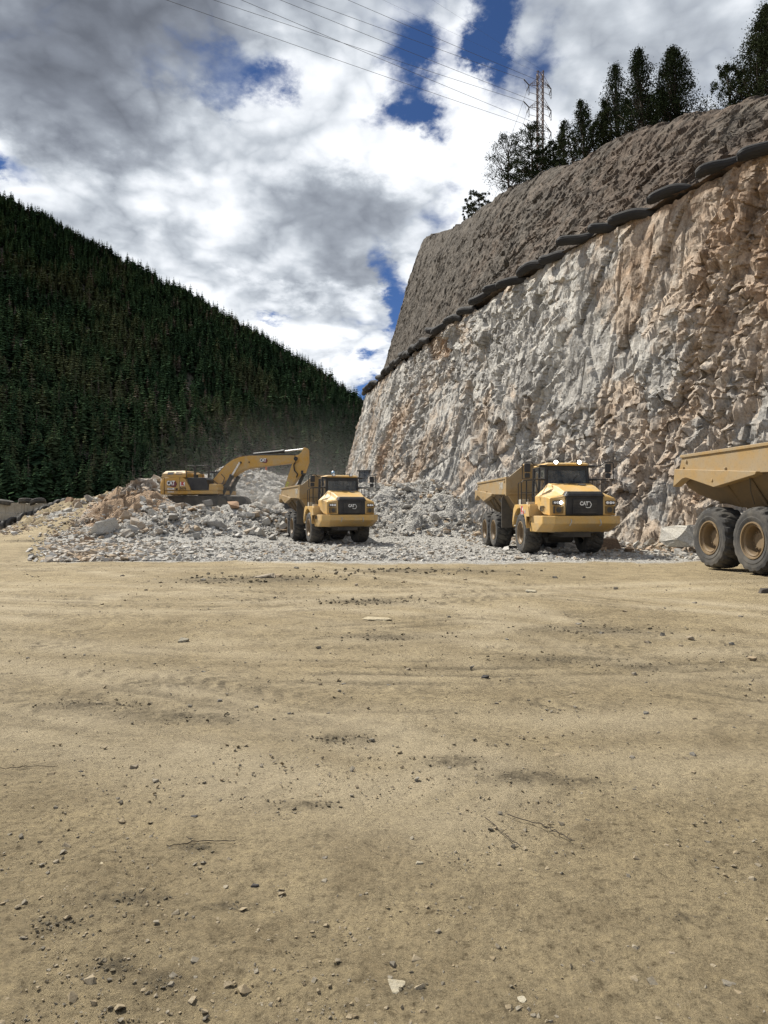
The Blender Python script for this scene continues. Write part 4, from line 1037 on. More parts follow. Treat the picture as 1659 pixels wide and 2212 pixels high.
    def grille(b):
        b.box(2.86, 3.10, -.74, .74, 1.67, 2.46)
        b.loft([[(2.66, -.80, 2.48), (2.66, -.74, 2.63), (2.66, .74, 2.63), (2.66, .80, 2.48)], [(3.10, -.82, 2.40), (3.06, -.70, 2.59), (3.06, .70, 2.59), (3.10, .82, 2.40)], [(3.17, -.74, 2.40), (3.15, -.66, 2.50), (3.15, .66, 2.50), (3.17, .74, 2.40)]])
        b.box(3.10, 3.14, -.50, .50, 1.72, 2.30)
    g = part('radiator_grille', 'tr_gr', grille, 'black', root, .02)
    def slats(b):
        for k in range(9): b.box(3.14, 3.152, -.47, .47, 1.76+k*.06, 1.785+k*.06)
    part('slats', 'tr_sl', slats, 'dark', g)
    bm_ = letters_cat(g, facing((3.158, -.05, 2.12), (1, 0, 0)), .21, 'tr_cat')
    def hexa(b): hexline(b, .12, -.02, .115, .014)
    hx = part('badge', 'tr_hex', hexa, 'white', g); hx.matrix_local = facing((3.158, 0, 2.10), (1, 0, 0))
    def bumper(b):
        def o(z, f, m, yb=1.60, yf=1.22): return [(.95, -yb, z), (m, -yb+.02, z), (f, -yf, z), (f, yf, z), (m, yb-.02, z), (.95, yb, z)]
        b.loft([o(.98, 2.25, 1.75, 1.55, 1.05), o(1.34, 3.18, 2.72), o(1.64, 3.20, 2.74)])
    bp = part('bumper', 'tr_bp', bumper, 'yellow', root, .02)
    def hook(s):
        def f(b): b.tube([(3.19, s*.58, 1.50), (3.25, s*.58, 1.46), (3.26, s*.60, 1.36), (3.19, s*.62, 1.30), (3.10, s*.60, 1.26)], .025, 8)
        return f
    for s in S: part('tow_hook', 'tr_hk%d' % s, hook(s), 'decal', bp)
    def ring(b):
        V = []
        b.tube([(1.25+.10*math.cos(a), -1.61, 1.30+.10*math.sin(a)) for a in np.linspace(1.6, 4.9, 12)], .012, 6)
    part('lashing_ring', 'tr_ring', ring, 'dark', bp)
    def fender(s):
        def f(b):
            arc = [(1.07*math.cos(a), .90+1.07*math.sin(a)) for a in np.linspace(R(12), R(168), 14)]
            poly = arc+[(-1.12, 1.42), (-.95, 1.95), (-.7, 2.12), (1.25, 2.12), (1.38, 2.02), (1.5, 1.60), (1.06, 1.60)]
            b.prism(poly, *sorted((s*1.70, s*1.76)))
            top = [(x*1.0, z) for x, z in arc]; inn = [(x*1.04, .90+(z-.90)*1.04) for x, z in arc]
            n = len(arc); V = [(x, s*.95, z) for x, z in arc]+[(x, s*1.72, z) for x, z in arc]; F = [(i, i+1, n+i+1, n+i) for i in range(n-1)]; b.add(V, F)
            b.box(-.7, 1.4, *sorted((s*.95, s*1.70)), 2.04, 2.12); b.box(1.30, 1.46, *sorted((s*.95, s*1.72)), 1.62, 2.06)
        return f
    for s in S: part('fender', 'tr_fd%d' % s, fender(s), 'yellow', root, .02)
    for k in range(3): part('step', 'tr_st%d' % k, lambda b, k=k: b.box(-1.05, -.75, -1.72, -1.35, .75+k*.42, .80+k*.42), 'decal', root)
    part('battery_box', 'tr_bx1', lambda b: b.box(-.45, -.1, -1.65, -1.3, 2.12, 2.34), 'decal', root, .01); part('filler_box', 'tr_bx2', lambda b: b.box(.55, .8, -1.6, -1.3, 2.12, 2.22), 'decal', root, .01)
    for s in S:
        def hl(b, s=s): b.box(2.90, 3.035, *sorted((s*.86, s*1.24)), 2.08, 2.24)
        hd = part('headlight', 'tr_hl%d' % s, hl, 'black', root, .02)
        for k, yy in enumerate((.93, 1.06, 1.17)):
            def ln(b, yy=yy, s=s, k=k): b.disc((3.04, s*yy, 2.16), (1, 0, 0), .058-.012*(k == 2), .05, 16)
            part('lens', 'tr_ln%d%d%d' % (s, k, lit and k == 0 and s < 0), ln, 'lamp_on' if (lit and k == 0 and s < 0) else 'lamp_off', hd)
        def am(b, s=s): b.box(2.9, 3.045, *sorted((s*.84, s*1.22)), 1.74, 2.02)
        ag = part('marker_panel', 'tr_am%d' % s, am, 'amber', root, .01)
        def amf(b, s=s): b.disc((3.047, s*1.02, 1.88), (1, 0, 0), .11, .012, 18); b.box(3.04, 3.052, *sorted((s*1.18, s*1.24)), 1.74, 2.02)
        part('marker_ring', 'tr_amf%d' % s, amf, 'dark', ag)
    # cab
    def cabframe(b):
        for s in S:
            b.tube([(1.06, s*.92, 2.35), (.98, s*.88, 3.72)], .075, 6); b.tube([(.15, s*.94, 2.2), (.12, s*.90, 3.72)], .05, 6); b.tube([(-.68, s*.94, 2.1), (-.66, s*.90, 3.72)], .07, 6)
            b.box(-.70, 1.02, *sorted((s*.88, s*.95)), 2.0, 2.52)
        b.box(-.74, -.68, -.92, .92, 2.0, 2.8); b.box(.9, 1.06, -.92, .92, 2.3, 2.93); b.box(-.7, 1.05, -.92, .92, 2.1, 2.2)
        b.box(.88, 1.02, -.90, .90, 3.55, 3.74); b.box(-.72, .95, -.90, -.83, 3.58, 3.74); b.box(-.72, .95, .83, .90, 3.58, 3.74); b.box(-.74, -.66, -.9, .9, 3.58, 3.74)
    cb = part('cab', 'tr_cab', cabframe, 'black', root, .01)
    def roof(b):
        b.loft([[(-.78, -.86, 3.72), (1.10, -.88, 3.74), (1.10, .88, 3.74), (-.78, .86, 3.72)], [(-.80, -.90, 3.80), (1.16, -.92, 3.80), (1.16, .92, 3.80), (-.80, .90, 3.80)], [(-.70, -.78, 3.88), (1.02, -.80, 3.87), (1.02, .80, 3.87), (-.70, .78, 3.88)]])
        b.box(-.3, .3, -.3, .3, 3.88, 3.92)
    rf = part('cab_roof', 'tr_roof', roof, 'yellow', root, .02)
    def wind(b): b.add([(1.075, -.84, 2.93), (1.075, .84, 2.93), (1.0, .80, 3.58), (1.0, -.80, 3.58), (1.065, -.84, 2.93), (1.065, .84, 2.93), (.99, .80, 3.58), (.99, -.80, 3.58)], [(0, 1, 2, 3), (7, 6, 5, 4)])
    part('windscreen', 'tr_ws', wind, 'glass', cb)
    for s in S:
        def sw(b, s=s): b.add([(-.62, s*.925, 2.52), (.98, s*.925, 2.52), (.92, s*.885, 3.6), (-.60, s*.885, 3.6)], [(0, 1, 2, 3)])
        part('side_window', 'tr_sw%d' % s, sw, 'glass', cb)
    def rw(b): b.add([(-.70, -.85, 2.8), (-.70, .85, 2.8), (-.68, .82, 3.58), (-.68, -.82, 3.58)], [(0, 1, 2, 3)])
    part('rear_window', 'tr_rw', rw, 'glass', cb)
    def seat(b): b.box(-.45, .05, -.26, .26, 2.5, 2.66); b.box(-.55, -.42, -.26, .26, 2.6, 3.25); b.box(-.53, -.44, -.14, .14, 3.25, 3.42); b.box(.62, 1.0, -.7, .7, 2.6, 2.86)
    part('seat', 'tr_seat', seat, 'dark', cb, .02)
    def wheel_(b):
        b.tube([(.50+.10*math.cos(a)*.4, .2*math.sin(a), 2.95+.2*math.cos(a)) for a in np.linspace(0, 6.283, 20)], .018, 6); b.tube([(.5, 0, 2.95), (.75, 0, 2.75)], .03, 6)
    part('steering_wheel', 'tr_sw', wheel_, 'black', cb)
    def wiper(b): b.tube([(1.09, .1, 2.95), (1.05, .45, 3.35)], .012, 5)
    part('wiper', 'tr_wp', wiper, 'black', cb)
    for y in (-.52, .48):
        def ll(b, y=y): b.box(1.06, 1.18, y-.09, y+.09, 3.80, 3.96)
        hh = part('roof_light', 'tr_rl%d' % (y > 0), ll, 'black', rf)
        def lq(b, y=y): b.disc((1.19, y, 3.88), (1, 0, 0), .075, .03, 16)
        part('lens', 'tr_rq%d%d' % (y > 0, lit), lq, 'lamp_on' if lit else 'lamp_off', hh)
    if beacon:
        def bc(b): b.tube([(-.2, -.2, 3.9), (-.2, -.2, 4.0), (-.2, -.2, 4.12), (-.2, -.2, 4.17)], [.09, .10, .10, .05], 14)
        part('beacon', 'tr_bc', bc, 'bluelens', rf)
    for s in S:
        def ma(b, s=s):
            b.tube([(1.0, s*.9, 3.72), (1.12, s*1.25, 3.72), (1.16, s*1.45, 3.76), (1.18, s*1.56, 3.88), (1.18, s*1.90, 3.88), (1.18, s*1.95, 3.82), (1.18, s*1.95, 3.18), (1.12, s*1.35, 3.16), (1.03, s*.92, 3.16)], .022, 8)
            b.tube([(1.0, s*.92, 3.72), (1.10, s*1.18, 3.72)], .055, 8); b.tube([(1.03, s*.92, 3.16), (1.11, s*1.25, 3.16)], .05, 8)
        a = part('mirror_bracket', 'tr_ma%d' % s, ma, 'black', root)
        def mi(b, s=s): b.box(1.10, 1.20, *sorted((s*1.60, s*1.85)), 3.46, 3.82); b.box(1.10, 1.20, *sorted((s*1.62, s*1.84)), 3.21, 3.42)
        part('mirror', 'tr_mi%d' % s, mi, 'black', a, .03)
    def rail_r(b):
        b.tube([(.0, -1.66, 2.12), (.0, -1.66, 3.08), (.06, -1.58, 3.16), (.15, -1.2, 3.17), (.2, -1.08, 3.05), (.28, -.97, 2.55)], .022, 8); b.tube([(.06, -1.45, 2.12), (.06, -1.45, 3.16)], .03, 8); b.tube([(.0, -1.66, 2.63), (.25, -1.0, 2.63)], .018, 6)
        b.tube([(-.5, -1.66, 2.12), (-.5, -1.66, 3.05), (-.1, -1.66, 3.1)], .02, 8)
        b.tube([(.62, -1.5, 2.12), (.62, -1.5, 2.42), (.62, -1.36, 2.46), (.62, -1.30, 2.12)], .02, 8)
    def rail_l(b):
        b.tube([(.5, 1.0, 2.75), (.52, 1.12, 3.2), (.52, 1.70, 3.2), (.52, 1.70, 2.12)], .022, 8); b.tube([(.48, 1.78, 2.4), (.48, 1.78, 3.15)], .02, 6)
        for y in (1.3, 1.5): b.tube([(.52, y, 2.3), (.52, y, 3.2)], .016, 6)
        b.tube([(.52, 1.1, 2.62), (.52, 1.7, 2.62)], .016, 6)
    part('handrail', 'tr_r1', rail_r, 'black', root); part('handrail', 'tr_r2', rail_l, 'black', root)
    # lettering
    for s in S:
        textobj('model_number', 'tr_740', '740', .46, 'decal', bd, facing((-3.0, s*1.805, 3.02), (0, s, 0)), bold=.012)
    if number:
        if num_at == 'cheek': M = facing((2.05, -1.385, 1.92), (0, -1, .0))
        else: M = facing((1.55, -1.625, 1.48), (0, -1, 0))
        textobj('fleet_number', 'tr_no'+number, number, .30 if num_at == 'cheek' else .26, 'ink', root, M, bold=.004)
    if sticker:
        def st(b): b.box(.30, .64, -1.768, -1.762, 1.70, 2.04)
        q = part('sticker', 'tr_stk', st, 'white', root)
        textobj('letter', 'tr_K', 'K', .30, 'red', q, facing((.47, -1.772, 1.90), (0, -1, 0)), bold=.03)
        def st2(b): b.box(.34, .60, -1.772, -1.768, 1.72, 1.76); b.box(.70, .80, -1.768, -1.762, 1.72, 1.84)
        part('sticker_line', 'tr_stk2', st2, 'red', q)
        def st3(b): b.box(.84, 1.0, -1.768, -1.762, 1.74, 1.90)
        part('notice', 'tr_stk3', st3, 'decal', q)
    else:
        def st4(b): b.box(.45, .62, -1.768, -1.762, 1.66, 1.74); b.box(.72, .84, -1.768, -1.762, 1.66, 1.76)
        part('notice', 'tr_stk4', st4, 'decal', root)
    if driver:
        pass
    return root
def truck_at(Xf, Df, th, zf=0, **k):
    s, c = math.sin(R(th)), math.cos(R(th)); x, y = Xf+1.715*c, Df+1.715*s
    return make_truck((x, y, gz(x, y)+zf), R(th-90), **k)
T2 = truck_at(5.90, 30.0, 4.4, label='yellow dump truck numbered 4237 with lit roof lamps in front of the cliff', number='4237', sticker=True, lit=True)
T1 = truck_at(-4.33, 39.6, 18.5, label='yellow dump truck under the excavator arm being loaded with pale rock', number='4245', num_at='bumper', beacon=True)
T3 = truck_at(10.27, 13.30, 6.5, label='dusty dump truck cut by the right edge, only its rear body and rear wheels visible')

# ------------------------------------------------------------------ driver in the lit truck
def make_driver(root):
    M = root.matrix_basis.copy()
    o = empty('person', M @ Vector((-.2, 0, 2.66)), root.rotation_euler.z)
    tag(o, 'driver in a yellow vest and white hat behind the windscreen of the lit truck', 'person')
    me = bpy.data.meshes.new('body'); bm = bmesh.new(); sk = bm.verts.layers.skin.verify()
    def v(p, r):
        q = bm.verts.new(p); q[sk].radius = (r, r); return q
    def e(a, b): bm.edges.new((a, b)); return b
    pel = v((0, 0, .08), .15); sp = e(pel, v((-.04, 0, .32), .145)); ch = e(sp, v((-.03, 0, .50), .15)); nk = e(ch, v((0, 0, .62), .06)); hd = e(nk, v((.03, 0, .72), .085)); tp = e(hd, v((.03, 0, .82), .085))
    nose = e(hd, v((.125, 0, .735), .018))
    pel[sk].use_root = True
    for s in (-1, 1):
        a = e(ch, v((-.02, s*.20, .50), .062)); b_ = e(a, v((.16, s*.27, .32), .048)); c_ = e(b_, v((.44, s*.17, .34), .036)); h_ = e(c_, v((.53, s*.16, .36), .038))
        for k in range(4):
            f1 = e(h_, v((.60, s*(.19-.022*k), .375), .010)); e(f1, v((.64, s*(.19-.022*k), .345-.004*k), .009))
        t1 = e(h_, v((.56, s*.11, .385), .011)); e(t1, v((.60, s*.10, .375), .009))
        k1 = e(pel, v((.10, s*.10, .07), .10)); k2 = e(k1, v((.48, s*.13, .07), .075)); k3 = e(k2, v((.58, s*.13, -.30), .05)); e(k3, v((.70, s*.13, -.33), .045))
    bm.to_mesh(me); bm.free(); me.materials.append(MT['skin'])
    bo = link(bpy.data.objects.new('body', me), o); m = bo.modifiers.new('skin', 'SKIN'); m = bo.modifiers.new('sub', 'SUBSURF'); m.levels = 1; m.render_levels = 1
    def vest(b):
        b.loft([[(-.04+.19*math.cos(a)*.95, .20*math.sin(a), z) for a in np.linspace(0, 6.283, 15)[:-1]] for z in (.05, .3)]+[[(-.03+.18*math.cos(a), .21*math.sin(a), .50) for a in np.linspace(0, 6.283, 15)[:-1]], [(-.01+.09*math.cos(a), .10*math.sin(a), .60) for a in np.linspace(0, 6.283, 15)[:-1]]])
    part('vest', 'drv_vest', vest, 'vest', o, smooth=True)
    def hat(b):
        b.loft([[(.03+r*1.12*math.cos(a), r*math.sin(a), z) for a in np.linspace(0, 6.283, 17)[:-1]] for r, z in ((.125, .79), (.115, .80), (.11, .86), (.08, .91), (.02, .93))]); b.box(.12, .19, -.08, .08, .785, .80)
    part('hard_hat', 'drv_hat', hat, 'hat', o, smooth=True)
    def eyes(b):
        for s in (-1, 1): b.disc((.108, s*.032, .765), (1, 0, 0), .010, .012, 8)
    part('eyes', 'drv_eyes', eyes, 'ink', o)
make_driver(T2)

# ------------------------------------------------------------------ excavator
def make_excavator():
    cx, cy = -14.15, 55.6; hd = -17
    root = empty('excavator', (cx, cy, 1.72), R(hd)); tag(root, 'yellow tracked excavator on the rubble heap with its arm reaching over the truck bed', 'excavator')
    S = (-1, 1)
    for s in S:
        def track(b, s=s):
            y0, y1 = sorted((s*1.10, s*1.80)); out = []
            n = 15
            for a in np.linspace(R(90), R(270), n): out.append((-2.35+.55*math.cos(a), .58+.55*math.sin(a)))
            for a in np.linspace(R(-90), R(90), n): out.append((2.35+.55*math.cos(a), .58+.55*math.sin(a)))
            b.prism(out, *sorted((s*1.18, s*1.72)))
            per = []; P0 = out+[out[0]]
            for p, q in zip(P0[:-1], P0[1:]):
                L_ = math.hypot(q[0]-p[0], q[1]-p[1]); m = max(1, int(round(L_/.2)))
                for k in range(m): per.append(((p[0]+(q[0]-p[0])*(k+.5)/m, p[1]+(q[1]-p[1])*(k+.5)/m), math.atan2(q[1]-p[1], q[0]-p[0])))
            for (x, z), an in per:
                M = Matrix.Translation((x, 0, z)) @ Matrix.Rotation(-an, 4, 'Y'); b.box(-.085, .085, y0, y1, -.045, .02, M); b.box(-.09, -.06, y0, y1, -.08, -.04, M)
        tr = part('crawler_track', 'ex_tr%d' % s, track, 'dark', root)
        for j, x in enumerate(np.linspace(-1.7, 1.7, 7)): part('roller', 'ex_ro%d%d' % (s, j), lambda b, x=x, s=s: b.disc((x, s*1.74, .22), (0, 1, 0), .14, .12, 12), 'guard', tr)
        for x in (-2.35, 2.35): part('drive_wheel', 'ex_dw%d%d' % (s, x > 0), lambda b, x=x, s=s: b.disc((x, s*1.74, .58), (0, 1, 0), .42, .12, 20), 'guard', tr)
    def under(b): b.box(-1.2, 1.2, -1.2, 1.2, .45, 1.05); b.disc((0, 0, 1.15), (0, 0, 1), .8, .35, 28)
    part('undercarriage', 'ex_un', under, 'dark', root)
    def house(b):                                       # revolving frame and right side bodywork
        b.box(-3.35, 1.75, -1.48, 1.48, 1.32, 1.62)
        b.prism([(-3.05, 1.62), (-.62, 1.62), (-.74, 1.95), (-1.16, 2.55), (-1.4, 2.66), (-3.05, 2.66)], -1.50, 1.50)
        b.prism([(.98, 1.62), (1.80, 1.62), (1.80, 1.92), (1.66, 2.10), (1.02, 2.12)], -1.50, -.55)
    part('house', 'ex_ho', house, 'exc', root, .04)
    def cw(b):
        b.loft([[(-3.05, -1.52, 1.36), (-3.05, 1.52, 1.36), (-3.45, 1.35, 1.36), (-3.72, .7, 1.36), (-3.72, -.7, 1.36), (-3.45, -1.35, 1.36)], [(-3.05, -1.53, 2.0), (-3.05, 1.53, 2.0), (-3.52, 1.38, 2.0), (-3.80, .7, 2.0), (-3.80, -.7, 2.0), (-3.52, -1.38, 2.0)], [(-3.05, -1.48, 2.66), (-3.05, 1.48, 2.66), (-3.42, 1.3, 2.64), (-3.66, .7, 2.62), (-3.66, -.7, 2.62), (-3.42, -1.3, 2.64)]])
    part('counterweight', 'ex_cw', cw, 'exc', root, .05)
    def hoodm(b):
        b.loft([[(-3.40, -1.38, 2.66), (-1.10, -1.42, 2.66), (-1.10, .9, 2.66), (-3.40, .9, 2.66)], [(-3.32, -1.32, 3.0), (-1.14, -1.36, 3.0), (-1.14, .85, 3.0), (-3.32, .85, 3.0)], [(-3.12, -1.15, 3.20), (-1.32, -1.18, 3.20), (-1.32, .75, 3.20), (-3.12, .75, 3.20)]])
        b.box(-1.05, -.35, -.6, .1, 2.5, 2.98)
    hm = part('engine_hood', 'ex_hd', hoodm, 'exc', root, .04)
    def grl(b):
        for x in (-2.55, -1.78): b.loft([[(x-.28, -1.395, 2.90), (x+.28, -1.395, 2.90), (x+.28, -1.28, 3.10), (x-.28, -1.28, 3.10)], [(x-.28, -1.345, 2.90), (x+.28, -1.345, 2.90), (x+.28, -1.23, 3.10), (x-.28, -1.23, 3.10)]])
        b.box(-.9, -.5, -.64, -.58, 2.62, 2.88)
    part('air_grille', 'ex_gr', grl, 'black', hm)
    def sbox(b): b.prism([(-1.0, 2.62), (.62, 2.62), (.78, 2.45), (1.00, 1.66), (-.56, 1.64), (-.70, 1.98)], -1.49, -.50)
    part('side_box', 'ex_sb', sbox, 'black', root, .02)
    def shadowgap(b):
        b.box(-3.03, -3.00, -1.515, -1.49, 1.34, 2.66); b.box(-1.62, -1.60, -1.512, -1.49, 1.64, 2.66); b.box(-3.0, -.62, -1.512, -1.49, 1.615, 1.635)
    part('door_gap', 'ex_gap', shadowgap, 'ink', root)
    def rails(b):
        for x0, x1, z0 in ((-1.05, -.35, 2.66), (-.2, .95, 2.60)):
            b.tube([(x0, -1.42, z0), (x0, -1.42, 3.5), (x0+.06, -1.42, 3.56), (x1-.06, -1.42, 3.56), (x1, -1.42, 3.5), (x1, -1.42, z0)], .03, 8); b.tube([(x0, -1.42, 3.05), (x1, -1.42, 3.05)], .022, 6)
        b.tube([(1.02, -1.42, 2.6), (1.02, -1.42, 3.5), (1.15, -1.42, 3.52), (1.65, -1.42, 3.1)], .025, 8)
        b.tube([(-.6, -.9, 2.6), (-.6, -.9, 3.55)], .03, 8); b.tube([(.15, -1.0, 2.6), (.15, -1.0, 3.3)], .025, 8); b.disc((.15, -1.0, 3.32), (0, 0, 1), .12, .05, 12)
    part('handrail', 'ex_rl', rails, 'dark', root)
    def cab(b):
        for x, y in ((-.3, .55), (1.62, .55), (-.3, 1.45), (1.62, 1.45)): b.tube([(x, y, 1.62), (x-(.12 if x > 0 else 0), y, 3.15)], .06, 6)
        b.box(-.36, 1.68, .5, 1.5, 1.62, 2.0); b.box(-.36, 1.55, .5, 1.5, 3.12, 3.22); b.box(-.36, -.3, .5, 1.5, 2.0, 2.6)
    cb = part('cab', 'ex_cab', cab, 'black', root, .02)
    def gl(b):
        b.add([(1.64, .56, 2.0), (1.64, 1.44, 2.0), (1.50, 1.44, 3.12), (1.50, .56, 3.12)], [(0, 1, 2, 3)]); b.add([(-.3, .53, 2.0), (1.6, .53, 2.0), (1.48, .53, 3.12), (-.3, .53, 3.12)], [(0, 1, 2, 3)]); b.add([(-.3, 1.47, 2.0), (1.6, 1.47, 2.0), (1.48, 1.47, 3.12), (-.3, 1.47, 3.12)], [(0, 1, 2, 3)])
    part('cab_window', 'ex_gl', gl, 'glass', cb)
    # boom: outline taken in its own plane
    def tp(c): return (.55+(c[0]+47)*.00502, 1.98+(735-c[1])*.00436)
    top = [(-95, 745), (-60, 665), (70, 505), (200, 350), (330, 258), (450, 213), (600, 195), (900, 197), (1300, 205), (1400, 212), (1445, 240), (1460, 280)]
    bot = [(1440, 325), (1400, 340), (1330, 342), (1000, 374), (700, 404), (560, 424), (470, 458), (380, 512), (230, 625), (100, 695), (0, 770), (-60, 790)]
    def boom(b): b.prism([tp(c) for c in top+bot], -.36, .36)
    bo = part('boom', 'ex_bm', boom, 'exc', root, .03)
    for c, r in (((1410, 270), .16), ((470, 318), .09), ((620, 312), .05)):
        x, z = tp(c); part('pivot_pin', 'ex_pin%d' % c[0], lambda b, x=x, z=z, r=r: b.disc((x, 0, z), (0, 1, 0), r, .86, 18), 'black', bo)
    def hoses(b):
        for k, dy in enumerate((-.30, -.18, -.06, .10, .24)):
            pts = []
            for i, c in enumerate(top[1:10]):
                x, z = tp(c); pts.append((x, dy, z+.06+.03*math.sin(i*2.1+k)+(.07 if i == 4 else 0)))
            b.tube(pts, .026, 6)
        x, z = tp((-20, 620)); b.tube([(x, -.38, z), (x+.5, -.45, z-.35), (x+.9, -.42, z-.3), (x+1.05, -.38, z+.15), (x+.75, -.38, z+.45)], .03, 6)
        p = [tp(c) for c in ((1395, 215), (1420, 300), (1375, 380), (1390, 480), (1440, 540), (1420, 600))]
        for dy in (-.3, -.2): b.tube([(x+.04*dy, dy-.12, z) for x, z in p], .028, 6)
    part('hydraulic_hose', 'ex_hs', hoses, 'black', bo)
    for s in S:
        def cyl(b, s=s):
            a, m, e_ = tp((135, 930)), tp((330, 560)), tp((470, 318))
            b.tube([(a[0], s*.52, a[1]), (m[0], s*.52, m[1])], .17, 14); b.disc((m[0], s*.52, m[1]), (m[0]-a[0], 0, m[1]-a[1]), .20, .18, 14)
        c_ = part('boom_cylinder', 'ex_cy%d' % s, cyl, 'black', root)
        def rod(b, s=s):
            m, e_ = tp((320, 570)), tp((470, 318)); b.tube([(m[0], s*.52, m[1]), (e_[0], s*.52, e_[1])], .075, 12)
        part('rod', 'ex_rd%d' % s, rod, 'chrome', c_)
    def scyl(b):
        a, m = tp((660, 165)), tp((1170, 128)); b.tube([(a[0], 0, a[1]), (m[0], 0, m[1])], .12, 14); b.disc((m[0]-.05, 0, m[1]), (1, 0, .1), .15, .25, 14)
    sc = part('arm_cylinder', 'ex_sc', scyl, 'black', root)
    def srod(b):
        m, e_ = tp((1165, 129)), tp((1535, 92)); b.tube([(m[0], 0, m[1]), (e_[0], 0, e_[1])], .062, 12)
    part('rod', 'ex_sr', srod, 'chrome', sc)
    def stick(b):
        poly = [(1520, 78), (1550, 76), (1578, 120), (1582, 330), (1548, 445), (1525, 520), (1425, 600), (1290, 800), (1180, 1000), (1120, 1010), (1195, 800), (1268, 560), (1308, 440), (1335, 345), (1385, 215), (1440, 200), (1490, 150)]
        b.prism([tp(c) for c in poly], -.26, .26)
    st = part('arm', 'ex_st', stick, 'exc', root, .03)
    def bcyl(b):
        a, m = tp((1510, 535)), tp((1390, 800)); b.tube([(a[0], 0, a[1]), (m[0], 0, m[1])], .13, 12)
        b.box(a[0]-.12, a[0]+.06, -.3, .3, a[1]-.05, a[1]+.25)
    part('bucket_cylinder', 'ex_bc', bcyl, 'black', root)
    def bucket(b):
        x, z = tp((1150, 1000)); poly = [(x+.1, z+.1), (x+.75, z+.05), (x+.95, z-.5), (x+.7, z-1.0), (x+.1, z-1.15), (x-.55, z-.75), (x-.45, z-.7), (x+.1, z-.95), (x+.5, z-.8), (x+.55, z-.3), (x+.1, z-.15)]
        b.prism(poly, -.85, .85)
    part('bucket', 'ex_bk', bucket, 'dark', root)
    # marks on the right flank
    def logo(parent, loc, size, k):
        def dk(b): b.prism([(-.62*size, -.30*size), (.45*size, -.62*size), (.98*size, -.62*size), (1.28*size, -.12*size), (.98*size, .38*size), (-.62*size, .44*size)], 0, .003, 'z')
        q = part('badge', 'ex_lg'+k, lambda b: dk(b), 'ink', parent); q.matrix_local = facing(loc, (0, -1, 0))
        def rd(b): b.prism([(.10*size, -.56*size), (.94*size, -.56*size), (1.20*size, -.12*size), (.94*size, .32*size), (.40*size, .32*size)], .003, .006, 'z')
        part('hexagon', 'ex_lh'+k, rd, 'maroon', q)
        t = textobj('lettering', 'ex_lt'+k, 'CAT', .98*size, 'white', q, Matrix.Translation((.08*size, .02*size, .010)), bold=.045*size, ext=.003, sx=.80)
    logo(root, (-2.45, -1.512, 2.20), .48, 'a')
    x, z = tp((850, 285)); logo(bo, (x, -.365, z), .34, 'b')
    def st(b): b.box(-1.56, -1.13, -1.516, -1.51, 1.98, 2.30)
    q = part('sticker', 'ex_stk', st, 'white', root); textobj('letter', 'ex_K', 'K', .32, 'red', q, facing((-1.345, -1.52, 2.15), (0, -1, 0)), bold=.035)
    textobj('fleet_number', 'ex_no', '5676', .28, 'ink', root, facing((-1.3, -1.516, 1.78), (0, -1, 0)), bold=.004)
    def nt(b): b.box(-2.72, -2.1, -1.516, -1.51, 1.70, 1.84)
    q = part('notice', 'ex_nt', nt, 'white', root)
    def nt2(b): b.box(-2.62, -2.25, -1.52, -1.516, 1.75, 1.79); b.box(-1.98, -1.78, -1.516, -1.51, 1.66, 1.80)
    part('notice_print', 'ex_nt2', nt2, 'ink', q)
    def nt3(b):
        for k in range(12): b.box(-2.72+k*.05, -2.69+k*.05, -1.488, -1.482, 1.48, 1.57)
    part('serial_mark', 'ex_nt3', nt3, 'white', root)
    x, z = tp((1262, 715)); textobj('paint_mark', 'ex_pm', 'F13', .30, 'lime', st_, facing((x, -.265, z), (0, -1, 0), (.36, 0, .93)), bold=.008) if False else None
    t = textobj('paint_mark', 'ex_pm', 'F15', .26, 'lime', root, facing((x, -.268, z), (0, -1, 0), (-.93, 0, .36)), bold=.01)
make_excavator()

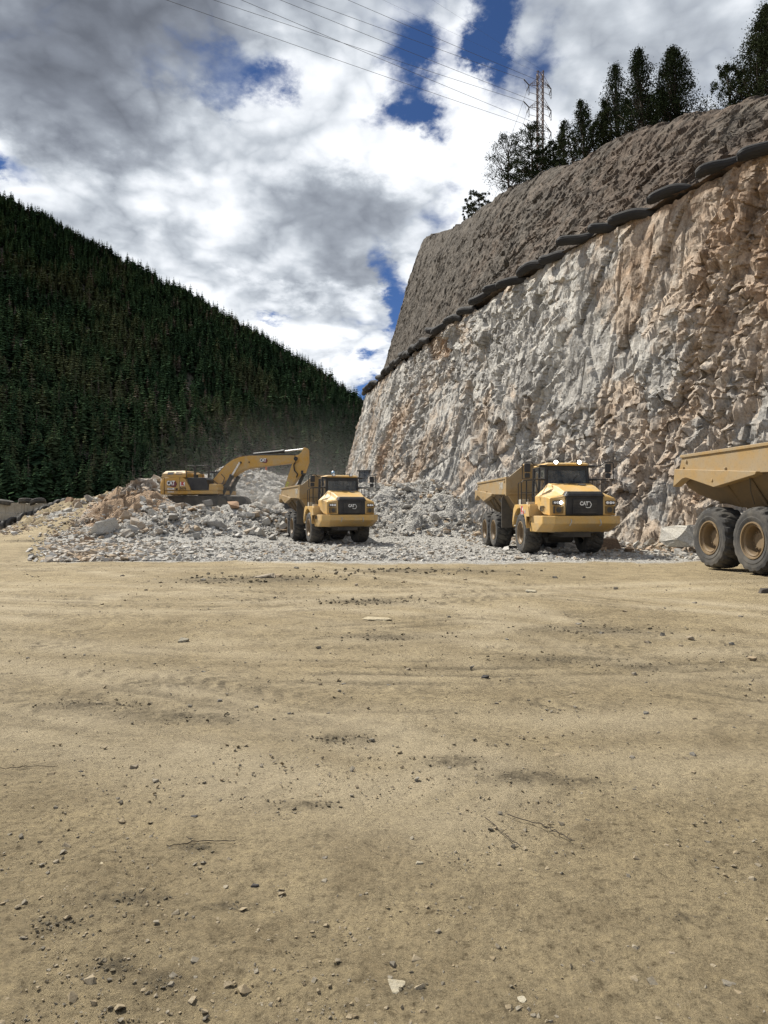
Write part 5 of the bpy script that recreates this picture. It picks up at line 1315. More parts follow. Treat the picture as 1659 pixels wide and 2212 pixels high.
# ------------------------------------------------------------------ loader behind the first truck
def make_loader():
    x, y = -1.55, 74.5; root = empty('wheel_loader', (x, y, gz(x, y)+.1), R(150)); tag(root, 'yellow wheel loader with dark glass cab half hidden behind the ledge and the loaded truck', 'loader')
    def body(b):
        b.prism([(-2.9, 1.15), (-2.95, 1.6), (-2.5, 2.05), (-.3, 2.25), (-.3, .9), (-2.6, .9)], -.85, .85); b.box(-.3, 1.9, -.5, .5, .8, 1.3)
    bd = part('bonnet', 'wl_bd', body, 'exc', root, .05)
    def side(b):
        for s in (-1, 1): b.prism([(-2.6, 1.35), (-.5, 1.35), (-.5, 1.95), (-2.4, 1.75)], *sorted((s*.86, s*.875)))
    part('side_grille', 'wl_sg', side, 'guard', bd)
    def fen(b):
        for s in (-1, 1):
            n = 10; arc = [(-1.75+.95*math.cos(a), .85+.95*math.sin(a)) for a in np.linspace(.1, 3.0, n)]; arc2 = [(-1.75+1.02*math.cos(a), .85+1.02*math.sin(a)) for a in np.linspace(3.0, .1, n)]
            b.prism(arc+arc2, *sorted((s*.85, s*1.40)))
    part('fender', 'wl_fd', fen, 'guard', root)
    for xx in (-1.75, 1.45):
        for s in (-1, 1): make_wheel(root, xx, s, .84, .66, 1.08)
    def cab(b):
        for xq in (-.35, .95):
            for yq in (-.72, .72): b.tube([(xq, yq, 1.3), (xq*.9, yq*.95, 3.05)], .06, 6)
        b.box(-.4, 1.0, -.76, .76, 1.2, 1.9); b.box(-.5, 1.1, -.82, .82, 3.02, 3.16)
    cb = part('cab', 'wl_cb', cab, 'black', root, .02)
    def gl(b):
        for yq in (-.72, .72): b.add([(-.35, yq, 1.9), (.95, yq, 1.9), (.86, yq*.95, 3.02), (-.32, yq*.95, 3.02)], [(0, 1, 2, 3)])
        for xq in (-.35, .95): b.add([(xq, -.72, 1.9), (xq, .72, 1.9), (xq*.9, .68, 3.02), (xq*.9, -.68, 3.02)], [(0, 1, 2, 3)])
    part('cab_window', 'wl_gl', gl, 'glass', cb)
    def arm(b):
        for s in (-1, 1): b.prism([(1.2, 1.5), (1.5, 1.8), (2.6, 1.2), (3.2, .6), (2.9, .5), (2.3, .95), (1.3, 1.3)], *sorted((s*.42, s*.56)))
    part('lift_arm', 'wl_ar', arm, 'exc', root)
    def bk(b): b.prism([(2.95, .2), (4.2, .1), (3.4, .35), (3.1, .9), (3.3, 1.35), (3.15, 1.4), (2.85, .9)], -1.45, 1.45)
    part('bucket', 'wl_bk', bk, 'dark', root)
make_loader()

# ------------------------------------------------------------------ steel pylon and its cables
def make_pylon():
    D = 150.0; u = D/FPX/(5.82*1.852)
    def q(cx, cy, dd=0): return np.array([(cx/5.82+2040)/1.852, (cy/5.82+260)/1.852])
    top = P(*q(702, 165), D); base_z = 55.0; cx0 = top[0]
    def w(cx, cy, dy=0):                               # a point in the pylon's own upright plane
        p = P(*q(cx, cy), D); return Vector((p[0], p[1]+dy, p[2]))
    root = empty('steel_pylon', (cx0, D, base_z)); tag(root, 'tall slender lattice steel pylon with three pairs of arms rising behind the cliff trees', 'pylon')
    off = Vector((cx0, D, base_z)); hw = .58
    H = top[2]-base_z
    def mast(b):
        for sx in (-1, 1):
            for sy in (-1, 1): b.tube([(sx*hw, sy*hw, 0), (sx*hw, sy*hw, H)], .125, 4)
        n = 30
        for k in range(n):
            z0, z1 = H*k/n, H*(k+1)/n
            for sy in (-1, 1):
                b.tube([(-hw, sy*hw, z0), (hw, sy*hw, z1)], .05, 4); b.tube([(hw, sy*hw, z0), (-hw, sy*hw, z1)], .05, 4)
                b.tube([(sy*hw, -hw, z0), (sy*hw, hw, z1)], .05, 4)
        b.tube([(-.95, -.3, H-.1), (.95, .3, H+.12)], .06, 4)
    part('mast', 'py_m', mast, 'galv', root)
    cond = []
    for k in range(3):
        dy = k*512
        for s in (-1, 1):
            tip = w(417, 548+dy, -1.2)-off if s < 0 else w(990, 478+dy, 1.2)-off
            def arm(b, s=s, tip=tip):
                zt = tip.z; a = s*hw
                for sy in (-1, 1):
                    b.tube([(a, sy*hw, zt+1.95), tip], .045, 4); b.tube([(a, sy*hw, zt+(.15 if s > 0 else .3)), tip], .045, 4)
                    b.tube([(a, sy*hw, zt+.9), tip*.6+Vector((a, sy*hw, zt+.9))*.4], .03, 4)
                    for f in (.35, .6): b.tube([tip*f+Vector((a, sy*hw, zt+1.95))*(1-f), tip*f+Vector((a, sy*hw, zt+.2))*(1-f)], .025, 4)
                post = Vector((tip.x, tip.y, zt-1.55)); b.tube([post, (a, 0, zt-1.35)], .05, 4)
            ar = part('crossarm', 'py_a%d%d' % (k, s), arm, 'galv', root)
            out = tip+((w(265, 505+dy, -2.6)-off)-(w(417, 548+dy, -1.2)-off)) if s < 0 else tip+((w(865, 428+dy, .2)-off)-(w(990, 478+dy, 1.2)-off))
            back = tip+Vector((-.68*(1 if s < 0 else .95), -1.0, -1.85))
            def ins(b, tip=tip, out=out, back=back):
                b.tube([tip, out], .12, 6); b.tube([tip, back], .10, 6); b.tube([tip, tip-Vector((0, 0, 1.5))], .085, 6); b.tube([tip-Vector((0, 0, 1.7)), tip-Vector((0, 0, 2.1))], .085, 6)
            part('insulator', 'py_i%d%d' % (k, s), ins, 'insul', ar)
            def jmp(b, tip=tip, out=out, back=back):
                b.tube([out, (out+back)/2-Vector((-.2, 0, .6)), back-Vector((0, 0, .15)), tip-Vector((0, 0, 2.35))], .025, 4)
            part('jumper_wire', 'py_j%d%d' % (k, s), jmp, 'wire', ar)
            cond.append((k, s, out+off, back+off))
    # conductors crossing the sky; where each leaves the top of the view was read off the photograph
    topx = {(2, -1): 360, (1, -1): 462, (0, -1): 657, (2, 1): 522, (1, 1): 606, (0, 1): 752}
    lab = {(2, -1): 'lowest and leftmost thin power cable crossing the sky to the pylon', (1, -1): 'second lowest thin power cable crossing the sky to the pylon', (2, 1): 'third thin power cable from the bottom crossing the sky to the pylon',
           (1, 1): 'fourth thin power cable from the bottom crossing the sky to the pylon', (0, -1): 'second highest thin power cable crossing the sky to the pylon', (0, 1): 'highest thin power cable crossing the sky to the pylon'}
    for k, s, o_, bk in cond:
        z = o_.z-1.0; De = (z-EYE)*FPX/CY; e = Vector(((topx[(k, s)]-CX)/FPX*De, De, z)); far = o_+(e-o_)*2.2
        b = MB(); n = 24; pts = []
        for i in range(n+1):
            f = i/n; p = o_+(far-o_)*f; sag = 2.2*4*(f*(1-f)); sag0 = 2.2*4*(1/2.2)*(1-1/2.2)*(f*2.2 if f < 1/2.2 else 1)
            p.z -= .55*sag*.5-.55*.5*sag0; pts.append(p)
        b.tube(pts, .033, 5); me = b.mesh('power_cable'); me.materials.append(MT['wire'])
        tag(mobj('power_cable', me, None), lab[(k, s)], 'cable', 'cables across the sky')
    for k, s, o_, bk in cond:                           # the spans that leave downhill behind the crest
        if s < 0 and k < 2:
            e = Vector((17.6-k*.6, 128, 57-k*5)); b = MB(); b.tube([bk+(e-bk)*f-Vector((0, 0, 1.0*4*f*(1-f))) for f in np.linspace(0, 1, 14)], .028, 5)
            me = b.mesh('power_cable'); me.materials.append(MT['wire'])
            tag(mobj('power_cable', me, None), ('outer' if k == 0 else 'inner')+' of the two steep cables dropping from the pylon behind the leftmost pine', 'cable', 'cables dropping from the pylon')
    for k, (x0, p1) in enumerate(((-.95, 760), (.95, 900))):   # earth wires on the mast head
        o_ = Vector((cx0+x0, D, top[2]+.1)); De = (o_.z-EYE)*FPX/(CY+60); e = Vector(((p1-60-CX)/FPX*De, De, o_.z))
        b = MB(); b.tube([o_, o_+(e-o_)*1.6], .014, 4); me = b.mesh('earth_wire'); me.materials.append(MT['wire'])
        tag(mobj('earth_wire', me, None), 'hair thin wire from the '+('left' if k == 0 else 'right')+' end of the pylon head into the clouds', 'cable', 'wires on the pylon head')
make_pylon()

# ------------------------------------------------------------------ liner wall and old tyres at the left
def make_wall():
    Y = 66.0; x0, x1 = -46.0, -29.6
    def tier(z0, z1, dy, k):
        r = np.random.RandomState(k); n = 150; xs = np.linspace(x0, x1, n); V = []; F = []
        w = .05*np.sin(xs*9+3*np.sin(xs*1.3))+.03*r.normal(size=n); zb = z0-.10*np.abs(np.sin(xs*1.15))-.04*r.normal(size=n); zt = z1+.05*r.normal(size=n)*.6+.06*np.sin(xs*.8)
        for i in range(n): V += [(xs[i], Y+dy+w[i], zb[i]), (xs[i], Y+dy+w[i]*.5+.05, zt[i]), (xs[i], Y+dy+.35, zt[i]), (xs[i], Y+dy+.35, zb[i])]
        for i in range(n-1):
            for j in range(4): a, b = i*4+j, i*4+(j+1) % 4; F.append((a, b, b+4, a+4))
        F += [(0, 1, 2, 3), tuple((n-1)*4+j for j in (3, 2, 1, 0))]
        m = MB(); m.add(V, F); return m
    root = empty('retaining_wall', (0, 0, 0)); tag(root, 'pale pleated retaining wall in two tiers at the far left edge below the forest', 'wall')
    for k, (a, b, dy) in enumerate(((1.45, 2.5, .25), (.42, 1.48, 0))):
        me = tier(a, b, dy, k).mesh('wall_tier'); me.materials.append(MT['sheet']); link(bpy.data.objects.new('wall_tier', me), root)
    def tyre(b):
        lathe_y(b, [(-.18, .34), (-.22, .5), (-.2, .66), (-.14, .72), (.14, .72), (.2, .66), (.22, .5), (.18, .34), (-.18, .34)], 28)
    r = random.Random(8)
    for i in range(26):
        x = x0+.3+i*.62; o = part('old_tyre', 'wall_tyre', tyre, 'rubber', None); o.location = (x, Y-.4+r.uniform(-.1, .15), gz(x, Y-.4)+.48+r.uniform(-.08, .1)); o.rotation_euler = (r.uniform(-.25, .1), 0, R(90)+r.uniform(-.5, .5))
        tag(o, 'old black tyre standing in the row at the foot of the pale retaining wall', 'tyre', 'old tyres along the wall foot')
    for i, (x, w) in enumerate(((-43.2, .0), (-42.4, .2), (-36.4, .1), (-34.4, .3), (-33.3, .1))):
        o = part('old_tyre', 'wall_tyre', tyre, 'rubber', None); o.location = (x, Y+.6, 2.52+w*.5); o.rotation_euler = (R(80)+r.uniform(-.3, .3), r.uniform(-.2, .2), r.uniform(0, 3))
        tag(o, 'old black tyre lying on top of the pale retaining wall', 'tyre', 'old tyres on the wall top')
make_wall()
def post(b): b.tube([(0, 0, -.6), (0, 0, 1.15)], .10, 8); b.box(-.13, .13, -.03, .03, .75, 1.12)
p = P(575, 1024, 72); o = part('marker_post', 'mk', post, 'post', None); o.location = (p[0], p[1], p[2]); tag(o, 'orange brown marker post standing behind the grey rubble under the excavator boom', 'post')

# ------------------------------------------------------------------ boulders: every one an object, a few shapes shared
def rock_mesh(seed, n, sq, bev):
    V, F = hull(seed, n, sq, bev); me = mesh_np('rock', V, F, False); me.materials.append(MT['boulder']); return me
BLOCKY = [rock_mesh(900+i, 13+i % 4, (1, .85, .72), .06) for i in range(12)]
SLABBY = [rock_mesh(930+i, 12+i % 4, (1, .75, .32), .04) for i in range(10)]
rk = random.Random(21)
def rock(name, pos, size, mesh=None, label=None, cat='boulder', group=None, tilt=.35, rz=None, sc=(1, 1, 1), mat=None, sink=.25):
    me = mesh or rk.choice(BLOCKY)
    o = bpy.data.objects.new(name, me); link(o)
    o.location = (pos[0], pos[1], pos[2]+size*(.72 if me in BLOCKY else .32)*sc[2]*(1-sink*2)*.8)
    o.rotation_euler = (rk.gauss(0, tilt), rk.gauss(0, tilt), rk.uniform(0, 6.28) if rz is None else rz); o.scale = tuple(size*q for q in sc)
    tag(o, label, cat, group)
    if mat: o.material_slots[0].link = 'OBJECT'; o.material_slots[0].material = MT[mat]
    return o
def solid(name, base, mul):
    m = rockmat(name, *[tuple(c*q for c, q in zip(base, w)) for w in mul], bump=.4, attr=False, nscale=1.6); return m
MT['rock_pale'] = solid('pale_rock', (.46, .45, .42), ((.8, .8, .8), (1.15, 1.15, 1.15), (1, .96, .88), (.9, .8, .66)))
MT['rock_brown'] = solid('brown_rock', (.30, .215, .15), ((.8, .8, .8), (1.1, 1.05, 1), (1.1, 1, .9), (1, .8, .6)))
MT['rock_grey'] = solid('grey_rock', (.31, .30, .28), ((.7, .7, .7), (1.3, 1.3, 1.3), (1, .98, .95), (1, .92, .85)))
def onheap(px, py, D): p = P(px, py, D); return (p[0], p[1], gz(p[0], p[1]))
# boulders that can be told apart
x, y, z = onheap(229, 1150, 45.5); rock('boulder', (x, y, z), 1.0, BLOCKY[2], 'biggest pale boulder, at the left end of the heap below the brown bank', sc=(1.05, .9, .85), mat='rock_pale', tilt=.15)
x, y, z = onheap(192, 1163, 42); rock('boulder', (x, y, z), .42, BLOCKY[4], 'orange brown boulder just left of and below the biggest pale boulder', mat='rock_brown')
x, y, z = onheap(252, 1066, 58); rock('boulder', (x, y, z), .60, BLOCKY[5], 'rounded grey boulder standing highest on the left crest beside the brown bank', mat='rock_grey', sink=.1)
x, y, z = onheap(192, 1078, 60.5); rock('boulder', (x, y, z), .72, BLOCKY[7], 'wide grey boulder in the middle of the left crest above the dirt ramp', mat='rock_grey', sc=(1.1, .8, .7), sink=.1)
x, y, z = onheap(148, 1082, 61.5); rock('boulder', (x, y, z), .50, BLOCKY[1], 'tan boulder on the lower left part of the crest above the dirt ramp', mat='rock_brown', sink=.1)
x, y, z = onheap(225, 1110, 52); rock('boulder', (x, y, z), .62, SLABBY[1], 'brown slab leaning beside the dirt ramp', mat='rock_brown', tilt=.5)
x, y, z = onheap(448, 1092, 49.5); rock('boulder', (x, y, z+.25), .42, BLOCKY[3], 'grey cube shaped boulder on the heap in front of the excavator tracks', mat='rock_grey', tilt=.15)
x, y, z = onheap(505, 1095, 49.0); rock('boulder', (x, y, z+.25), .62, BLOCKY[9], 'tan topped boulder at the right end of the heap below the excavator', mat='rock_brown', sc=(1.3, .9, .7))
x, y, z = onheap(470, 1140, 46.0); rock('boulder', (x, y, z), .75, SLABBY[3], 'wide dark grey slab low in the middle of the heap', mat='rock_grey', sc=(1.1, .9, 1.3), tilt=.15)
x, y, z = onheap(370, 1125, 47.0); rock('boulder', (x, y, z), .70, BLOCKY[8], 'long grey boulder lying at the foot of the brown bank', mat='rock_grey', sc=(1.2, .8, .6), tilt=.15)
rock('boulder', (12.85, 29.4, .25), .98, BLOCKY[3], 'big pale grey boulder with a dark underside beside the cut off truck', mat='rock_pale', sc=(1.15, .95, .80), tilt=.05, rz=2.0, sink=.1)
rock('boulder', (11.0, 32.8, -.15), .80, BLOCKY[10], 'brown grey boulder at the cliff foot just right of the lit truck', mat='rock_brown', sc=(1.3, 1, .85), tilt=.1)
rock('boulder', (9.3, 34.6, -.1), .6, BLOCKY[0], 'grey boulder at the cliff foot seen under the lit truck', mat='rock_grey', sc=(1.2, 1, .8), tilt=.1)
# the brown bank of unbroken rock and soil beside the excavator
def make_bank():
    na, nb_ = 90, 60; A, Bv = np.meshgrid(np.linspace(0, 2*math.pi, na, endpoint=False), np.linspace(0, 1, nb_), indexing='ij')
    w = (1.05-.42*Bv)*(1-Bv**9*.98); h1, i1 = blocks(A*3.2+Bv*.6, Bv*4.4+A*.25, 1.5, 1.3, 71, .8); h2, _ = blocks(A*3.2, Bv*4.4, .5, .45, 81, .9)
    rr_ = w*(1+.13*h1+.06*h2+.10*fbm(A*1.5, Bv*3, 3))+.0
    X = -19.15+2.2*rr_*np.cos(A)+.55*Bv; Y = 51.9+2.0*rr_*np.sin(A)+.3*Bv; Z = .7+3.15*np.minimum(1, Bv*1.12)**.9+.22*h1*Bv+.10*h2*np.sin(Bv*3.1)
    Z = Z-1.1*np.clip(-np.cos(A), 0, 1)*Bv*(1-Bv**6*.5)
    me = mesh_np('earth_bank', np.stack([X, Y, Z], -1).reshape(-1, 3), grid_faces(na, nb_, True), False, {'tint': np.clip(.62+.3*(i1-.5)+.3*fbm(A*2, Bv*5, 3), 0, 1).ravel(), 'tone': np.clip(.35+.5*h2, 0, 1).ravel()})
    tag(mobj('earth_bank', me, MT['cliff']), kind='structure')
make_bank()
# the heap itself
for k in range(120):
    X = rk.uniform(-20.0, -6.3); Y = rk.uniform(43.8, 50.0); z = gz(X, Y)
    if z < .15 and rk.random() < .6: continue
    s = .15+.45*rk.random()**2.1
    if (X+19.1)**2+(Y-50.9)**2 < 3.4: continue
    if Y > 47.3: s = min(s, .36)
    rock('boulder', (X, Y, z), s, label='jagged broken boulder among many in the heap below the excavator', group='boulders heaped below the excavator')
for k in range(85):
    px = rk.uniform(110, 560); py = rk.uniform(1150, 1203)
    if px > 330 and rk.random() < .55: continue
    X, Y = gp(px, py); z = gz(X, Y); s = (.13+.26*rk.random()**2)*(1.15 if px < 330 else .8)
    rock('flat_rock', (X, Y, z-.04), s, rk.choice(SLABBY), 'flat angular slab lying in the field of broken rock left of the loaded truck', group='flat slabs left of the loaded truck', cat='flat rock', tilt=.22)
for k in range(46):
    f = rk.random(); px = 40+f*300; D = 57+4*f+rk.uniform(-2.2, 1.2); p = P(px, 1106, D); z = gz(p[0], D)
    if z < .4: continue
    rock('boulder', (p[0], D, z), .14+.36*rk.random()**1.8, label='weathered boulder in the row along the left crest above the dirt ramp', group='boulders along the left crest', sink=.15)
for k in range(24):
    X = rk.uniform(-1.0, 5.2); f = rk.random(); Y = 44.4+f*6.5; z = gz(X, Y); s = .20+.42*rk.random()**1.6
    o = rock('flat_rock', (X, Y, z), s, rk.choice(SLABBY), 'grey sheared slab dipping to the right in the broken ledge behind the trucks', group='slabs in the broken ledge', cat='flat rock', mat='rock_grey', sc=(1.25, .8, 1.1), rz=rk.gauss(.2, .3))
    o.rotation_euler = (rk.gauss(.15, .15), rk.gauss(.45, .14), o.rotation_euler[2])
for k in range(26):
    X = rk.uniform(-15.5, -8.5); Y = rk.uniform(59, 66); z = gz(X, Y)
    rock('boulder', (X, Y, z), .18+.4*rk.random()**2, label='pale boulder on the tall grey rubble pile behind the excavator arm', group='boulders on the rear rubble pile')
# load in the truck bed
TM = T1.matrix_basis.copy()
for k, (lx, ly, lz, s, mt, lab) in enumerate(((-3.0, -.25, 3.32, .52, 'rock_brown', 'reddish grey boulder piled against the headboard in the loaded truck bed'), (-3.9, -.75, 3.22, .40, 'rock_pale', 'white boulder at the near side of the loaded truck bed'), (-2.75, .55, 3.4, .45, 'rock_grey', 'grey boulder on the far side of the load behind the cab'),
        (-4.8, .1, 3.0, .55, 'rock_grey', 'large grey boulder in the middle of the loaded truck bed'), (-5.6, -.6, 2.9, .45, 'rock_pale', 'pale boulder at the rear of the load under the excavator bucket'))):
    w = TM @ Vector((lx, ly, lz)); rock('boulder', w, s, BLOCKY[(k*3+1) % 12], lab, mat=mt, sink=.5)
ps = []; sz = []
for k in range(420):
    w = TM @ Vector((rk.uniform(-7.0, -2.15), rk.uniform(-1.35, 1.35), 0)); lx = -(w-TM.translation).length
    l = TM.inverted() @ w; h = 2.75+.45*math.exp(-((l.x+3.6)/1.6)**2)-.12*abs(l.y)+rk.uniform(-.1, .08); w = TM @ Vector((l.x, l.y, h)); ps.append(w[:]); sz.append(.10+.14*rk.random())
scatter('rock_load', np.array(ps), np.array(sz), 'gravel', np.array([rk.random()*.5 for _ in ps]), np.array([rk.random() for _ in ps]), 1, 'broken rock filling the bed of the loaded truck', 'rubble')
# uncountable rubble and gravel
r = np.random.RandomState(31)
N = 15000; X = r.uniform(-33, 8, N); Y = r.uniform(43, 68, N); Z = ground_z(X, Y); mz = mound(X, Y)
ramp = np.exp(-((X+23.6-(Y-52)*.05)/1.5)**2)*(Y < 59)
bank = np.exp(-((X+18.6)/1.9)**2-((Y-50.6)/2.2)**2)
k = (mz > .2) & (r.rand(N) > ramp*1.0) & (r.rand(N) > bank*.75)
X, Y, Z = X[k], Y[k], Z[k]; n = len(X); s = np.clip(.075*np.exp(r.normal(size=n)*.55), .03, .30)*(1+.35*(X > -20))
tin = np.clip(.22+.25*r.normal(size=n)+.30*sstep(-15, -22, X), 0, 1)
scatter('rubble', np.stack([X, Y, Z+s*.25], -1), s, 'gravel', tin, r.rand(n), .8, 'broken grey rubble covering the heaps between the machines', 'rubble')
N = 17000; px = r.uniform(60, 1690, N); py = 1147+r.rand(N)**.9*66; D = (EYE+.13)*FPX/(py-CY); X = (px-CX)/FPX*D; Y = D
toe = 24.6+2.2*fbm(X/3.2, X*0+2, 4, .6)+np.where(X < -12, (-X-12)*.75, 0)+np.where(X > 9, (X-9)*.5, 0)
k = (Y > toe-.8*r.rand(N)-6.0*r.rand(N)**3.5) & (r.rand(N) < np.where(px > 1000, .55, 1)) & (X > -13.2-(Y-27)*.489-1.2*r.rand(N)**3) & (X < 15) & (Y < 52); X, Y, px, py = X[k], Y[k], px[k], py[k]; n = len(X)
s = np.clip(.045*np.exp(r.normal(size=n)*.5), .018, .2)*(1+1.3*np.exp(-((px-220)/160)**2))*np.where(r.rand(n) < .06, 1.9, 1); s = np.minimum(s, .25)
tin = np.clip(.20+.22*r.normal(size=n)+.30*np.exp(-((px-180)/110)**2), 0, 1)
scatter('gravel', np.stack([X, Y, ground_z(X, Y)+s*.2], -1), s, 'gravel', tin, r.rand(n), .7, 'crushed pale rock spread between the heap and the bare yard', 'gravel')
# talus along the cliff foot
n = 2600; u = r.uniform(CD[2], CD[26], n); x, y, nx, ny = bench_at(u); o = 3.6+np.abs(r.normal(size=n))*1.2; X = x-nx*o; Y = y-ny*o
s = np.clip(.07*np.exp(r.normal(size=n)*.6), .03, .35); z = ground_z(X, Y)+np.clip(4.4-o, 0, 1)*.5
scatter('talus', np.stack([X, Y, z+s*.2], -1), s, 'gravel', np.clip(.42+.25*r.normal(size=n), 0, 1), r.rand(n), .8, 'small broken stones fallen along the foot of the cliff', 'rubble')

# ------------------------------------------------------------------ loose stones, pebbles, clods and twigs on the yard
STONES = [rock_mesh(960+i, 11+i % 5, (1, .8, .45+.15*(i % 3)), .05) for i in range(9)]
for m_ in STONES: m_.materials.clear(); m_.materials.append(MT['stone'])
MT['stone_dark'] = solid('dark_stone', (.075, .072, .07), ((.7, .7, .7), (1.3, 1.3, 1.3), (1.1, 1, .9), (1.1, 1, .9)))
MT['stone_pale'] = solid('pale_stone', (.42, .38, .29), ((.85, .85, .85), (1.1, 1.1, 1.1), (1, .95, .85), (1, .9, .75)))
MARKED = [(419, 1772, 21, 'stone_dark', 'dark grey stone, the largest dark one left of centre on the near yard'), (550, 1921, 24, 'stone_dark', 'dark stone partly sunk in disturbed dirt near the bottom left'), (749, 1976, 20, 'stone_dark', 'dark flat stone low in the centre of the near yard'),
  (905, 1873, 22, 'stone_pale', 'pale oblong stone near the centre of the near yard'), (865, 2137, 62, 'stone_pale', 'pale buried stone showing its flat top at the bottom centre'), (815, 1336, 68, 'stone_pale', 'large flat pale slab set in the dirt in the middle distance'),
  (395, 1384, 28, 'stone_pale', 'thin pale stone alone on the left middle yard'), (1124, 2161, 26, 'stone_pale', 'pale flat stone near the bottom right of centre'), (1148, 1277, 30, 'stone_pale', 'pale flat stone on the yard between the lit truck and the slab'),
  (222, 1866, 30, 'stone_pale', 'pale flat stone sunk in the dirt at the left of the near yard'), (1452, 2065, 18, None, 'grey chip of stone at the lower right of the near yard'), (700, 1861, 18, None, 'blue grey stone left of the pale oblong stone'),
  (1047, 1466, 20, 'stone_dark', 'dark brown stone in the middle right of the yard'), (1652, 1281, 34, 'stone_dark', 'dark stone at the right edge below the cut off truck'), (570, 1250, 58, None, 'grey slab lying flat in the dark patch at the far left of the yard')]
for px, py, w, mt, lab in MARKED:
    X, Y = gp(px, py); s = w/2/FPX*Y; flat = 'flat' in lab or 'slab' in lab
    o = rock('stone', (X, Y, gz(X, Y)-.004), s, rk.choice(STONES[0::3] if flat else STONES[1::3]), lab, 'stone', tilt=.08, sc=(1.1, 1.15 if flat else .8, .45 if flat else 1), mat=mt, sink=.3 if flat else .15, rz=rk.uniform(-.3, .3))
OTHER = [(145, 1920, 16), (91, 1939, 12), (173, 1874, 12), (509, 2062, 13), (440, 1453, 15), (692, 1481, 13), (742, 1481, 15), (840, 1484, 15), (1020, 1443, 20), (1370, 1456, 19), (1491, 1380, 27), (1400, 1387, 21), (1170, 1398, 18), (1095, 1380, 15),
  (970, 1330, 11), (1625, 1424, 32), (1500, 1555, 17), (1395, 1545, 20), (290, 1662, 26), (1365, 1642, 25), (1498, 1634, 25), (900, 1691, 22), (480, 1690, 13), (175, 1670, 13), (405, 1843, 20), (1440, 1831, 16), (600, 1249, 26), (440, 1258, 24),
  (400, 1937, 12), (410, 1978, 12), (778, 1935, 12), (810, 1905, 10), (630, 1940, 8), (605, 1958, 9), (1550, 1878, 14), (1095, 1813, 12), (1410, 1700, 12), (1375, 1705, 10), (330, 1675, 9), (735, 2010, 12), (915, 2155, 9), (1005, 2005, 8), (1450, 2010, 8),
  (1560, 1430, 16), (1350, 1320, 18), (1430, 1370, 22), (1470, 1395, 16), (1540, 1360, 14), (1580, 1390, 18), (1250, 1345, 20), (1300, 1365, 14), (1120, 1310, 13), (1060, 1305, 12), (1500, 1300, 16), (1600, 1330, 14), (1395, 1475, 12), (1240, 1500, 12), (1080, 1520, 9),
  (315, 1278, 14), (265, 1245, 14), (640, 1230, 18), (770, 1265, 16), (870, 1260, 14), (1005, 1255, 14), (1200, 1250, 18), (1330, 1270, 16), (540, 1345, 12), (625, 1545, 12), (880, 1448, 20), (475, 1517, 16), (1170, 1560, 12), (1620, 1550, 14), (60, 1420, 12)]
for px, py, w in OTHER:
    X, Y = gp(px, py); s = w*.40/FPX*Y
    rock('stone', (X, Y, gz(X, Y)-.004), s, rk.choice(STONES), 'small loose stone lying among others on the bare dirt yard', 'stone', 'small loose stones on the yard', tilt=.12, sink=.15)
N = 17000; px = r.uniform(-80, 1740, N); py = 1212+(r.rand(N)**1.25)*1040; D = EYE*FPX/(py-CY); D = (EYE-base_h(0, D))*FPX/(py-CY); X = (px-CX)/FPX*D; Y = D
cl = fbm(X*.8, Y*.8, 3, .5, 61)+.25*sstep(900, 1500, px)*sstep(1500, 1250, py); k = r.rand(N) < np.clip(.55+.9*cl, .12, 1); X, Y, px, py = X[k], Y[k], px[k], py[k]; n = len(X)
s = np.clip(.0034*np.exp(r.normal(size=n)*.62), .0016, .022)*(1+Y*.10)
scatter('pebbles', np.stack([X, Y, ground_z(X, Y)+s*.15], -1), s, 'pebble', np.clip(.50+.3*r.normal(size=n), 0, 1), np.clip(.4+.35*r.normal(size=n), 0, 1), .7, 'tiny pebbles strewn over the bare dirt yard', 'pebbles')
ps = []; ss = []
for (cx, cy, a, b) in PT:
    m = int(min(130, 30+a*90))
    for q in range(m):
        x = cx+rk.gauss(0, a*.55); y = cy+rk.gauss(0, b*.55); ps.append((x, y)); ss.append(min(.06, max(.003, (.006+.014*rk.random()**2.5)*(.5+a)*(1 if y < 12 else 1.3))))
ps = np.array(ps); ss = np.array(ss)
scatter('dirt_clods', np.c_[ps, ground_z(ps[:, 0], ps[:, 1])+ss*.3], ss, 'clod', r.rand(len(ss))*.6, r.rand(len(ss)), .8, 'dark crumbs of turned up dirt in patches on the yard', 'dirt clods')
def twig(pts, rad, lab, side=None):
    b = MB(); w = [gp(*p) for p in pts]; q = []
    for i in range(len(w)-1):
        for f in np.linspace(0, 1, 6)[:-1]: x = w[i][0]*(1-f)+w[i+1][0]*f+rk.gauss(0, .006); y = w[i][1]*(1-f)+w[i+1][1]*f+rk.gauss(0, .006); q.append((x, y, gz(x, y)+.008+abs(rk.gauss(0, .006))))
    b.tube(q, rad, 5)
    for (i, dx, dy) in side or (): p = Vector(q[min(i, len(q)-1)]); b.tube([p, p+Vector((dx, dy, .006))], rad*.7, 5)
    me = b.mesh('twig'); me.materials.append(MT['twig']); tag(mobj('twig', me, None), lab, 'twig')
twig([(1050, 1778), (1090, 1815), (1138, 1850)], .0022, 'thin dark root lying on the dirt, the left one of two', [(4, .03, .02)])
twig([(1098, 1772), (1165, 1793), (1212, 1812), (1246, 1836)], .0026, 'knobbly dark root lying on the dirt, the right one of two', [(8, .03, -.03), (12, .02, .03)])
twig([(-8, 1668), (40, 1664), (80, 1661), (132, 1664)], .0018, 'thin wiry stem lying at the left edge of the near yard', [(5, .05, .03)])
twig([(360, 1838), (405, 1830), (460, 1828), (520, 1830)], .0022, 'short dry root in the clods at the left of the near yard', [(6, -.04, .03)])

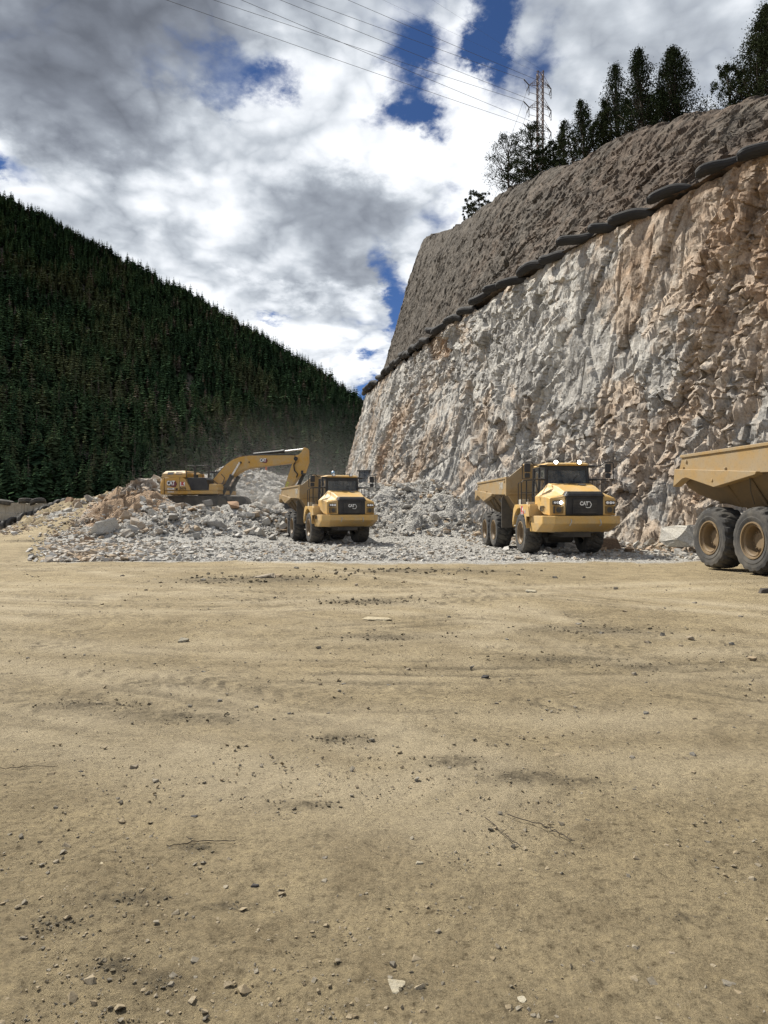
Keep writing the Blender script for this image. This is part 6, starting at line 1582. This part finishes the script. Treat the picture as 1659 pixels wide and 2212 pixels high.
# ------------------------------------------------------------------ dust hanging round the digging
def make_dust():
    b = MB(); b.box(-34, 3, 47, 118, -.8, 24); me = b.mesh('dust_cloud')
    m = bpy.data.materials.new('dust_in_air'); m.use_nodes = True; N = m.node_tree.nodes; L = m.node_tree.links; N.clear()
    out = N.new('ShaderNodeOutputMaterial'); v = N.new('ShaderNodeVolumePrincipled'); v.inputs['Color'].default_value = (.78, .76, .72, 1); v.inputs['Anisotropy'].default_value = .25
    tc = N.new('ShaderNodeTexCoord').outputs['Object']
    def puff(c, rad):
        a = N.new('ShaderNodeVectorMath'); a.operation = 'SUBTRACT'; L.new(tc, a.inputs[0]); a.inputs[1].default_value = c
        q = N.new('ShaderNodeVectorMath'); q.operation = 'DIVIDE'; L.new(a.outputs[0], q.inputs[0]); q.inputs[1].default_value = rad
        l = N.new('ShaderNodeVectorMath'); l.operation = 'LENGTH'; L.new(q.outputs[0], l.inputs[0])
        r_ = N.new('ShaderNodeMapRange'); r_.interpolation_type = 'SMOOTHSTEP'; L.new(l.outputs['Value'], r_.inputs[0]); r_.inputs[1].default_value = 0; r_.inputs[2].default_value = 1; r_.inputs[3].default_value = 1; r_.inputs[4].default_value = 0
        return r_.outputs[0]
    n = _noise(N, L, .16, 4, .6, tc, .6); n = _ramp(N, L, n, [(.30, (.25, .25, .25)), (.7, (1, 1, 1))])
    d = _math(N, L, 'ADD', _math(N, L, 'MULTIPLY', puff((-9, 84, 1), (24, 34, 15)), .0075), _math(N, L, 'MULTIPLY', puff((-9.5, 56, 2.6), (7.5, 6, 3.4)), .10))
    d = _math(N, L, 'ADD', d, _math(N, L, 'MULTIPLY', puff((-2.5, 52, 1.0), (5.5, 4, 3.0)), .10))
    L.new(_math(N, L, 'MULTIPLY', d, n), v.inputs['Density']); L.new(v.outputs[0], out.inputs['Volume'])
    me.materials.append(m); tag(mobj('dust_cloud', me, None), 'thin pale dust hanging in the air round the excavator and the valley behind it', 'dust', kind='stuff')
make_dust()
SC.cycles.volume_step_rate = 1.0; SC.cycles.volume_max_steps = 64
